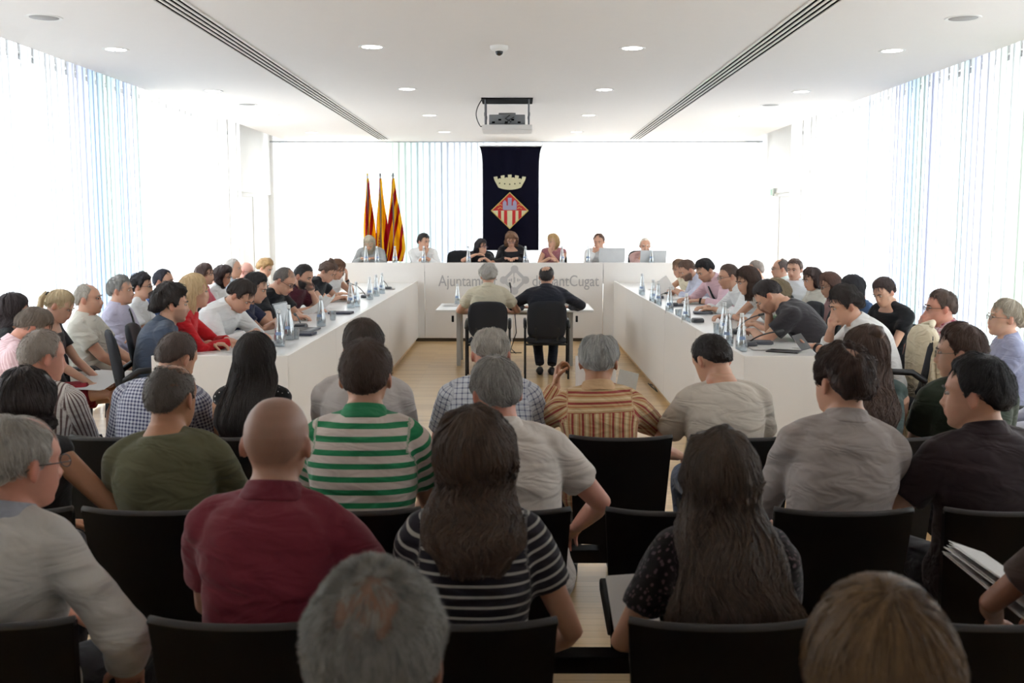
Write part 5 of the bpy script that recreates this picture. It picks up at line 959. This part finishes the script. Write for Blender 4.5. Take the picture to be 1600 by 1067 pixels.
add('d6', 'person with short brown hair in white shirt, hand over mouth, beside silver laptop', 936, 367, 16.42, pitch=8, yaw=20, shirt=F('white_linen', (232, 232, 232)), sleeve=2, hair='short', hc=(70, 50, 42), armR='mouth', armL=DA, bald=((0, .6, .8), 12, 14), near=700, **D)
add('d7', 'elderly white-haired person in pink shirt, hands clasped at mouth, behind right laptop', 1008, 372, 16.4, pitch=6, shirt=F('dusty_pink', (204, 168, 164)), sleeve=1.7, hair='thin', hc=(186, 180, 170), hc2=(214, 208, 198), beard=(196, 176, 164), armL='mouth', armR='mouth', near=700, **D)
# ================================================================ chairs
G_C, G_S, G_D = 'dark chairs behind the council desks', 'dark chairs along the windows', 'dark chairs at the high desk'
NM = {'cl1': 'slate polo', 'cl2': 'red blazer', 'cl3': 'open white shirt', 'cl4': 'navy polo', 'cl5': 'black tee', 'cl6': 'burgundy shirt', 'cl7': 'dark blouse with pinned-up hair', 'cl8': 'hand on forehead', 'cr1': 'white shirt and hand on chin', 'cr2': 'charcoal tee', 'cr3': 'green patterned top', 'cr4': 'pale floral dress', 'cr5': 'white shirt and glasses', 'cr6': 'pink shirt', 'cr7': 'pale blue shirt', 'cr8': 'cream top',
      'sl1': 'long dark hair', 'sl2': 'light pink shirt', 'sl3': 'blonde ponytail', 'sl4': 'cream shirt', 'sl5': 'crossed arms', 'sl6': 'black curly hair', 'sl7': 'blue shirt', 'sl8': 'pink top', 'sl9': 'dark bob', 'sl10': 'thinning grey hair', 'sl11': 'bald head', 'sl12': 'curly blonde hair', 'sr1': 'short grey hair', 'sr2': 'pale green shirt', 'sr3': 'white shirt facing the camera', 'sr4': 'sunglasses on head', 'sr5': 'brown hair and glasses', 'sr6': 'dark blue top', 'sr7': 'black scoop-neck top', 'sr8': 'red checked shirt', 'sr9': 'lavender blouse', 'sr10': 'dark tablet',
      'd1': 'loose grey top', 'd2': 'white shirt', 'd3': 'long black hair', 'd4': 'black blazer', 'd5': 'blonde bob', 'd6': 'hand over mouth', 'd7': 'white hair', 'beigepolo': 'beige polo', 'suit': 'dark suit'}
for k, nm in NM.items():
    p = PP[k]; o = p['root']; dz = -.0 if k in ('beigepolo', 'suit') else 0
    put_chair((o.location[0], o.location[1], p['floor']), p['rz'], 'dark armchair under the person with %s%s' % (nm, {'c': ' at the %s desk' % ('left' if k[1] == 'l' else 'right'), 's': ' by the %s windows' % ('left' if k[1:2] == 'l' else 'right'), 'd': ' at the high desk', 'b': ' at the centre table'}[k[0]] if k != 'suit' else ' at the centre table'), {'c': G_C, 'd': G_D, 's': G_S, 'b': 'armchairs at the centre table'}[k[0]] if k != 'suit' else 'armchairs at the centre table')
e = at_d(719, 402, 16.6); put_chair((e[0], 16.55, FD), PI, 'empty dark armchair between the white shirt and the long black hair', G_D)
def undr(key, row, what, dx=0, rz=0): put_aud(0, RY[row], 'black auditorium chair under the person with %s' % what, 'black auditorium chairs, row %s from the front' % ('first', 'second', 'third', 'fourth')[row-1], rz, x=PP[key]['root'].location[0]+dx)
for a in (('striped', 1, 'thin brown stripes'), ('plaid', 1, 'navy checked shirt', -.10), ('dotted', 1, 'long straight dark hair'), ('greytee', 1, 'pale grey tee'), ('plaidss', 1, 'blue checked shirt'), ('orange', 1, 'orange striped shirt', .06), ('creamtee', 1, 'cream tee'), ('tank', 1, 'high bun'), ('greenglass', 1, 'dark green tee'),
          ('sleeveless', 2, 'charcoal dress', .02), ('olive', 2, 'olive tee', .02), ('greenpolo', 2, 'green striped polo'), ('whiteshirt', 2, 'off-white collared shirt', -.06), ('greyshirt', 2, 'grey collared shirt', -.04), ('maroon', 2, 'maroon polo', -.04),
          ('oldwhite', 3, 'rolled-sleeve white shirt', .10), ('redpolo', 3, 'red polo'), ('stripedtop', 3, 'striped tee', -.02), ('floral', 3, 'floral blouse', -.05), ('edgeright', 3, 'pale skirt at the right edge'), ('nearman', 4, 'balding grey head at the bottom edge'), ('nearwoman', 4, 'light brown hair at the bottom edge')): undr(*a)
for px, row, l in ((1052, 2, 'empty black auditorium chair between the orange stripes and the long frizzy hair'), (1556, 3, 'empty black auditorium chair behind the maroon polo near the right edge'), (198, 1, 'empty black auditorium chair between thin brown stripes and navy checks')):
    put_aud(px, RY[row], l, 'black auditorium chairs, row %s from the front' % ('first', 'second', 'third')[row-1])
for r_, x0, x1, l in ((1, -2.6, 2.5, 'front'), (2, -2.2, 2.3, 'second'), (3, -1.7, 1.9, 'third'), (4, -1.2, 1.4, 'rearmost')): beam(RY[r_], x0, x1, 'black steel beam carrying the %s row of auditorium chairs' % l)
# ================================================================ things on the desks
ZS = .902; ZD = 1.182
def bottle0():
    o = thing('water_bottle', 'x', 'bottle'); g = G()
    prof = [(0, .0), (.038, .0), (.041, .006), (.041, .065), (.039, .08), (.032, .125), (.024, .175), (.016, .225), (.0125, .245)]
    g.lathe(prof+[(.0115, .245), (.0, .244)], (0, 0, 0), 18); obj('glass_body', g, M_BOTTLE, o, sm=True)
    g = G(); g.lathe([(0, .003), (.034, .003), (.037, .06), (.035, .085), (.031, .115), (0, .115)], (0, 0, 0), 16); obj('water', g, M_WATER, o, sm='auto')
    g = G(); g.lathe([(.0125, .240), (.0145, .241), (.0145, .265), (.012, .268), (0, .268)], (0, 0, 0), 14); obj('cap', g, mat('cap_white', (226, 228, 230), .4), o, sm='auto')
    th = np.linspace(-1.0, 1.0, 9); r0 = .0385
    A = [[(r0*cos(t-PI/2), r0*sin(t-PI/2), z) for t in th*.6] for z in (.085, .108)]; A = [[(x*(1 if i == 0 else .90), y*(1 if i == 0 else .90), z) for x, y, z in row] for i, row in enumerate(A)]
    g = G(); g.sheet(np.array(A)); obj('label', g, mat('bottle_label_blue', (140, 160, 196), .5), o, sm=True); remember(o); return o
B0 = bottle0(); bu = [0]
def bottle(loc, label, group):
    if not bu[0]: bu[0] = 1; o = B0; o.location = tuple(float(v) for v in loc); o['label'] = label; o['group'] = group
    else: dup(B0, loc, random.uniform(-.5, .5), label, group)
words_ = ['first', 'second', 'third', 'fourth', 'fifth', 'sixth', 'seventh', 'eighth', 'ninth', 'tenth', 'eleventh', 'twelfth']
for i, (x, y) in enumerate(((437, 541), (452, 531), (502, 510), (548, 481), (557, 479), (578, 468), (588, 463), (597, 459))): p = at_z(x, y, ZS); bottle(p, 'clear water bottle on the left desk, %s from its near end' % words_[i], 'water bottles on the left council desk')
for i, (x, y) in enumerate(((1158, 549), (1137, 541), (1131, 525), (1072, 505), (1046, 490), (1028, 478), (1020, 474), (1003, 461))): p = at_z(x, y, ZS); bottle(p, 'clear water bottle on the right desk, %s from its near end' % words_[i], 'water bottles on the right council desk')
p = at_z(718, 471, TZ); bottle((p[0], 13.55, TZ), 'clear water bottle at the left end of the centre table', 'water bottles')
for px, l in ((572, 'beside the loose grey top'), (589, 'before the right arm of the loose grey top'), (617, 'between the loose grey top and the white shirt'), (662, 'before the white shirt'), (732, 'beside the long black hair'), (821, 'right of the black blazer'), (878, 'before the blonde bob'), (919, 'left of the silver laptop'), (1018, 'before the white-haired person')): p = at_d(px, 405, 15.78); bottle((p[0], 15.78, ZD), 'clear water bottle on the high desk, %s' % l, 'water bottles on the high desk')
def micro(base, tip, label, z):
    b = V3(base[0], base[1], z); t = V3(*tip); o = thing('gooseneck_microphone', label, 'microphone', b, group='black gooseneck microphones'); d = t-b
    g = G(); R = []; n = 20; a = np.linspace(0, 2*PI, n, endpoint=False)
    for zz, s_ in ((0, 1), (.022, 1), (.034, .85), (.038, .3)): R.append(np.stack([np.sign(np.cos(a))*np.abs(np.cos(a))**.6*.055*s_, np.sign(np.sin(a))*np.abs(np.sin(a))**.6*.075*s_, np.full(n, zz)], 1))
    g.rings(np.array(R)); obj('base_unit', g, mat('microphone_base', (70, 72, 78), .5), o, sm='auto')
    ctrl = V3(d[0]*.35, d[1]*.35, d[2]*.9); P = [V3(0, 0, .03)*(1-q)**2+2*q*(1-q)*ctrl+q*q*d for q in np.linspace(0, 1, 12)]
    g = G(); g.tube(P, .0055, 8); obj('gooseneck', g, M_BLACK, o, sm=True); g = G(); g.tube([P[-1]-nrm(P[-1]-P[-2])*.01, P[-1]+nrm(P[-1]-P[-2])*.05], [.011, .012], 12, rnd=True); obj('head', g, M_BLACK, o, sm=True)
def mic_px(bx, by, tx, ty, dx, label, z=ZS): b = at_z(bx, by, z); t = at_d(tx, ty, b[1]+dx); micro(b, t, label, z)
mic_px(1170, 541, 1214, 518, .10, 'black gooseneck microphone at the near end of the right desk'); mic_px(1150, 521, 1187, 492, .25, 'black gooseneck microphone beside the charcoal tee'); mic_px(1090, 503, 1108, 507, .1, 'low black gooseneck microphone before the pale floral dress'); mic_px(1052, 478, 1066, 484, .1, 'low black gooseneck microphone before the pink shirt'); mic_px(1030, 466, 1040, 458, .1, 'black gooseneck microphone before the pale blue shirt')
mic_px(571, 465, 547, 443, .3, 'black gooseneck microphone before the pinned-up hair'); mic_px(470, 512, 462, 492, .2, 'black gooseneck microphone beside the open laptop'); mic_px(606, 452, 600, 440, .2, 'black gooseneck microphone at the far end of the left desk')
p = at_z(799, 472, TZ); p[1] = 13.5; micro((p[0], p[1], TZ), (p[0]-.01, p[1]+.02, at_d(796, 448, p[1])[2]), 'upright black gooseneck microphone on the centre table', TZ)
# laptops
def laptop(loc, rz, label, body, scr=108, w=.33):
    o = thing('laptop', label, 'laptop', loc, rz); g = G(); g.box((0, 0, .009), (w, .23, .016)); obj('base', g, body, o, bev=.003)
    g = G(); g.box((0, -.01, .0175), (w*.86, .10, .002)); obj('keyboard', g, M_BLACK, o)
    a = rad(scr-90); g = G(); g.box((0, .115+sin(a)*.115, .018+cos(a)*.115), (w, .008, .225), 0, -a); s_ = obj('screen', g, body, o, bev=.003)
    g = G(); g.box((0, .115+sin(a)*.115-.0052, .018+cos(a)*.115+.001), (w*.92, .002, .20), 0, -a); obj('display', g, mat('screen_off', (40, 46, 56), .2), s_)
M_SILV = mat('laptop_silver', (206, 208, 210), .35, metal=.1)
p = at_z(478, 518, ZS); laptop((p[0]-.05, p[1]+.05, ZS), rad(82), 'open dark laptop on the left desk beside the black tee', mat('laptop_dark', (62, 66, 72), .35))
p = at_d(955, 405, 15.95); laptop((p[0], 15.98, ZD), PI, 'open silver laptop before the person with hand over mouth', M_SILV, 104, .40); p = at_d(1019, 405, 15.95); laptop((p[0], 15.98, ZD-.025), PI, 'open silver laptop before the white-haired person', M_SILV, 112, .40)
# papers
def paper(loc, rz, label, w=.21, h=.297, n=1, m=None, name='paper_sheet', cat='paper', rx=0, ry=0, bend=.0, group='papers on the desks'):
    g = G()
    for k in range(n):
        dx, dy, da = (random.uniform(-.012, .012), random.uniform(-.012, .012), random.uniform(-.08, .08)) if k else (0, 0, 0); A = []
        for i in range(7):
            r_ = []
            for j in range(6):
                x = (j/5-.5)*w; y = (i/6-.5)*h; r_.append((dx+x*cos(da)-y*sin(da), dy+x*sin(da)+y*cos(da), .001+k*.0022+bend*((x/w*2)**2)+bend*.5*(y/h*2)**2))
            A.append(r_)
        g.sheet(np.array(A))
    o = obj(name, g, m or M_PAPER, None, sm=False, loc=loc, rz=rz, solid=.0012, label=label, cat=cat, group=group); o.rotation_euler = (rx, ry, rz); return o
for i, (x, y, n, rz, l) in enumerate(((392, 548, 2, 1.5, 'at the near end of the left desk'), (365, 530, 3, 1.4, 'before the red blazer'), (420, 520, 4, 1.7, 'under the open white shirt'), (455, 500, 2, 1.3, 'before the black tee'), (525, 488, 2, 1.8, 'beside the open laptop'), (540, 470, 3, 1.5, 'before the pinned-up hair'), (575, 458, 2, 1.2, 'near the far left desk end'), (600, 452, 3, 1.6, 'at the far end of the left desk'))):
    p = at_z(x, y, ZS); p[0] = min(p[0], -1.66); paper(p, rz, 'white papers on the left desk %s' % l, n=n)
for i, (x, y, n, rz, l) in enumerate(((1205, 545, 3, 1.5, 'at its near end'), (1240, 541, 2, 1.2, 'beside the held phone'), (1165, 512, 3, 1.8, 'before the charcoal tee'), (1125, 488, 4, 1.5, 'before the pale floral dress'), (1095, 474, 3, 1.3, 'before the white shirt and glasses'), (1062, 468, 3, 1.7, 'before the pink shirt'), (1030, 452, 2, 1.5, 'before the pale blue shirt'))):
    p = at_z(x, y, ZS); p[0] = max(p[0], 1.66); paper(p, rz, 'white papers on the right desk %s' % l, n=n)
for x, y, n, l in ((706, 477, 3, 'left of the beige polo'), (770, 477, 5, 'between the two seated people'), (893, 474, 8, 'right of the dark suit')): p = at_z(x, y, TZ); paper((p[0], min(p[1], 13.5), TZ+.001), random.uniform(-.2, .2), 'white papers on the centre table %s' % l, n=n)
p = at_z(512, 497, ZS); paper((p[0]-.05, p[1], ZS+.085), 1.3, 'curled white sheet standing on the left desk before the dark blouse', rx=rad(-32), bend=.05)
q = toworld(PP['cr7'], PP['cr7']['arms'][0][3]); paper((q[0]-.08, q[1]+.05, q[2]+.10), .3, 'white sheet held up by the bearded person at the right desk', rx=rad(70), ry=rad(-30), bend=.01)
# smartphones, notebooks and clutter
def slab(loc, rz, d, m, name, label, cat, group=None, rx=0, ry=0, bev=.003):
    g = G(); g.box((0, 0, d[2]/2), d); o = obj(name, g, m, None, bev=bev, loc=loc, rz=rz, label=label, cat=cat, group=group); o.rotation_euler = (rx, ry, rz); return o
p = at_z(424, 536, ZS); slab((min(p[0], -1.62), p[1], ZS), 1.4, (.075, .15, .009), M_BLACK, 'smartphone', 'black smartphone lying on the near end of the left desk', 'phone')
p = at_z(1225, 549, ZS); slab((p[0], p[1], ZS), 1.1, (.16, .22, .006), M_BLACK, 'notebook', 'thin dark notebook lying at the near end of the right desk', 'notebook')
for x, y, l in ((470, 523, 'before the open laptop'), (533, 490, 'beside the dark blouse')): p = at_z(x, y, ZS); slab((p[0], p[1], ZS), 1.5, (.17, .22, .02), mat('notebook_blue_grey', (66, 70, 86), .6), 'notebook', 'dark notebook on the left desk %s' % l, 'notebook', 'dark notebooks on the left desk')
for x, y, l in ((1187, 537, 'beside the near microphone'), (1098, 490, 'beside the low microphone'), (1055, 478, 'under the pink shirt')): p = at_z(x, y, ZS); slab((p[0], p[1], ZS), 1.5, (.13, .18, .022), mat('notebook_grey', (92, 94, 102), .6), 'notebook', 'grey notebook on the right desk %s' % l, 'notebook', 'grey notebooks on the right desk')
def cup(x, y, l):
    p = at_z(x, y, ZS); o = thing('drinking_glass', 'small empty drinking glass on the %s' % l, 'glass', (p[0], p[1], ZS), group='small drinking glasses'); g = G(); g.lathe([(0, 0), (.026, 0), (.032, .085), (.030, .085), (.024, .006), (0, .006)], (0, 0, 0), 18); obj('glass_body', g, M_BOTTLE, o, sm='auto')
for a in ((462, 530, 'left desk beside the second bottle'), (520, 500, 'left desk beyond the open laptop'), (1120, 521, 'right desk beside the third bottle'), (1060, 497, 'right desk beyond the fourth bottle')): cup(*a)
q = toworld(PP['cr1'], PP['cr1']['arms'][1][3]); h = at_d(1258, 537, q[1]-.02); slab((q[0]-.10, q[1]-.02, q[2]+.03), .2, (.068, .138, .009), M_STEEL, 'smartphone', 'silver smartphone held over the near end of the right desk', 'phone', rx=rad(40), ry=rad(-15))
# orange-striped reader's papers, folder and bag
q = toworld(PP['orange'], PP['orange']['arms'][1][3]); p = at_d(921, 600, 5.02); paper((p[0]+.03, 5.02, p[2]), 0, 'white paper held upright left of the orange striped shirt', rx=rad(82), ry=rad(0), bend=.012, w=.20, h=.28)
p = at_d(979, 598, 5.05); paper((p[0], 5.05, p[2]-.01), 0, 'printed white sheet held right of the orange striped shirt', rx=rad(70), ry=rad(14), w=.10, h=.14, m=paper_mat('printed_sheet', (224, 224, 220), .25))
q = toworld(PP['sl3'], V3(0, .33, PP['sl3']['seat']+.175)); paper((q[0]+.04, q[1], q[2]+.01), rad(80), 'open white folder of papers on the lap of the blonde ponytail', w=.44, h=.30, n=3, ry=rad(-10), name='paper_folder', cat='folder', group=None)
slab((q[0]+.08, q[1]+.05, q[2]-.02), rad(80), (.34, .26, .02), mat('folder_orange_brown', (168, 96, 50), .6), 'document_folder', 'orange-brown folder under the white papers on the ponytail person\'s lap', 'folder', ry=rad(-10))
q = toworld(PP['striped'], V3(.14, .42, .62)); slab((q[0], q[1], q[2]), .3, (.24, .30, .03), mat('folder_cream', (206, 202, 190), .6), 'document_folder', 'thick cream folder on the knees of the thin brown stripes person', 'folder', rx=rad(-6))
q = toworld(PP['sr10'], V3(-.02, .40, .70)); slab(q, rad(70), (.22, .28, .012), M_BLACK, 'tablet', 'black tablet held at the right edge of the photo', 'tablet', rx=rad(20), ry=rad(10))
q = at_d(1000, 940, 2.85); paper((q[0]-.02, 2.85, q[2]), .2, 'white sheet on the lap left of the floral blouse', w=.14, h=.16, rx=rad(55), group=None)
q = at_d(1566, 905, 2.80)
for k in range(3): paper((q[0]+.015*k, 2.80+.01*k, q[2]-.03+.012*k), .5+.08*k, ('lowest of the three stapled white papers at the lower right edge', 'middle one of the three stapled white papers at the lower right edge', 'topmost stapled white paper with print at the lower right edge')[k], n=3, rx=rad(20), ry=rad(20), m=None, group='stapled papers at the lower right edge')
p = at_d(520, 900, 3.3); paper((p[0]+.06, 3.05, p[2]), .4, 'white sheet beside the right elbow of the red polo', rx=rad(70), group=None, w=.10, h=.15)
# beige jacket on the back of the near council chair
c1 = PP['cr1']; o = thing('jacket', 'beige blazer hung over the chair back at the near right desk end', 'jacket', toworld(c1, V3(0, -.272, -.02)), c1['rz']); M_JK = F('beige_jacket', (224, 210, 182), wr=.9); g = G(); R = []; n = 34; a = np.linspace(0, 2*PI, n, endpoint=False)
for z, rx, ry in ((.36, .235, .070), (.42, .25, .085), (.7, .255, .085), (.95, .25, .085), (1.08, .225, .075), (1.14, .16, .055), (1.17, .07, .03)): R.append(np.stack([np.cos(a)*rx+.012*np.sin(a*5+z*4), np.sin(a)*ry+.010*np.sin(a*7+z*6), np.full(n, z)], 1))
g.rings(np.array(R)); g.v = [v*V3(.96, 1, 1)-V3(0, 0, .205) for v in g.v]; obj('jacket_body', remesh(g, .012, 3), M_JK, o, sm=True)
for s in (-1, 1): g = G(); g.tube([(s*.19, -.03, .865), (s*.235, -.06, .77), (s*.245, -.07, .53), (s*.22, -.05, .29)], [.055, .060, .052, .046], 16, rnd=False); obj('sleeve', remesh(g, .012, 2), M_JK, o, sm=True)
g = G(); g.tube([(-.08, -.02, .955), (0, -.055, .975), (.08, -.02, .955)], [.016, .024, .016], 12, rnd=True); obj('collar', g, M_JK, o, sm=True)
# bags and floor clutter
p = at_z(160, 640, .0); o = thing('handbag', 'black handbag with buckle on the floor below the blonde ponytail', 'bag', (-2.85, 6.7, 0), .3); g = G(); g.box((0, 0, .13), (.34, .16, .26)); obj('bag_body', g, M_BLACK, o, bev=.03); g = G(); g.tube([(-.12, 0, .25), (-.08, 0, .38), (.08, 0, .38), (.12, 0, .25)], .009, 8); obj('handle', g, M_BLACK, o, sm=True); g = G(); g.tube([(0, -.085, .18), (0, -.075, .18)], .02, 14); obj('buckle', g, M_CGOLD, o)
q = toworld(PP['sl3'], V3(-.3, .35, 0)); 
o = thing('handbag', 'orange and white patterned bag hanging behind the charcoal tee', 'bag', (2.72, 7.75, .12), .2); g = G(); g.box((0, 0, .46), (.30, .14, .30)); obj('bag_body', g, fabric('orange_pattern_bag', (206, 92, 48), ('dots', (230, 220, 210), 26, .35)), o, bev=.03); g = G(); g.tube([(-.1, 0, .60), (0, 0, .76), (.1, 0, .60)], .008, 8); obj('handle', g, M_BLACK, o, sm=True); g = G(); g.box((0, 0, .15), (.28, .12, .30)); obj('bag_base', g, M_DARK, o)
# floor cables
def cable(px, label): g = G(); g.tube([V3(*at_z(x, y, .006)) for x, y in px], .006, 8); obj('floor_cable', g, M_BLACK, None, sm=True, label=label, cat='cable', group='thin black floor cables')
cable([(1013, 599), (1018, 604), (1027, 612), (1022, 603), (1016, 600)], 'thin looped black cable on the floor beside the right desk')
cable([(806, 552), (800, 546), (795, 541), (790, 546), (799, 551), (815, 551)], 'curled black cable on the floor under the centre table')
g = G(); g.tube([(tx0+ (tx1-tx0)*.50, ty0+.05, .70), (tx0+(tx1-tx0)*.51, ty0-.02, .45), (tx0+(tx1-tx0)*.47, ty0+.1, .2), (tx0+(tx1-tx0)*.46, ty0+.15, .01)], .006, 8); obj('hanging_cable', g, M_BLACK, None, sm=True, label='thin cable hanging below the centre table between the armchairs', cat='cable')
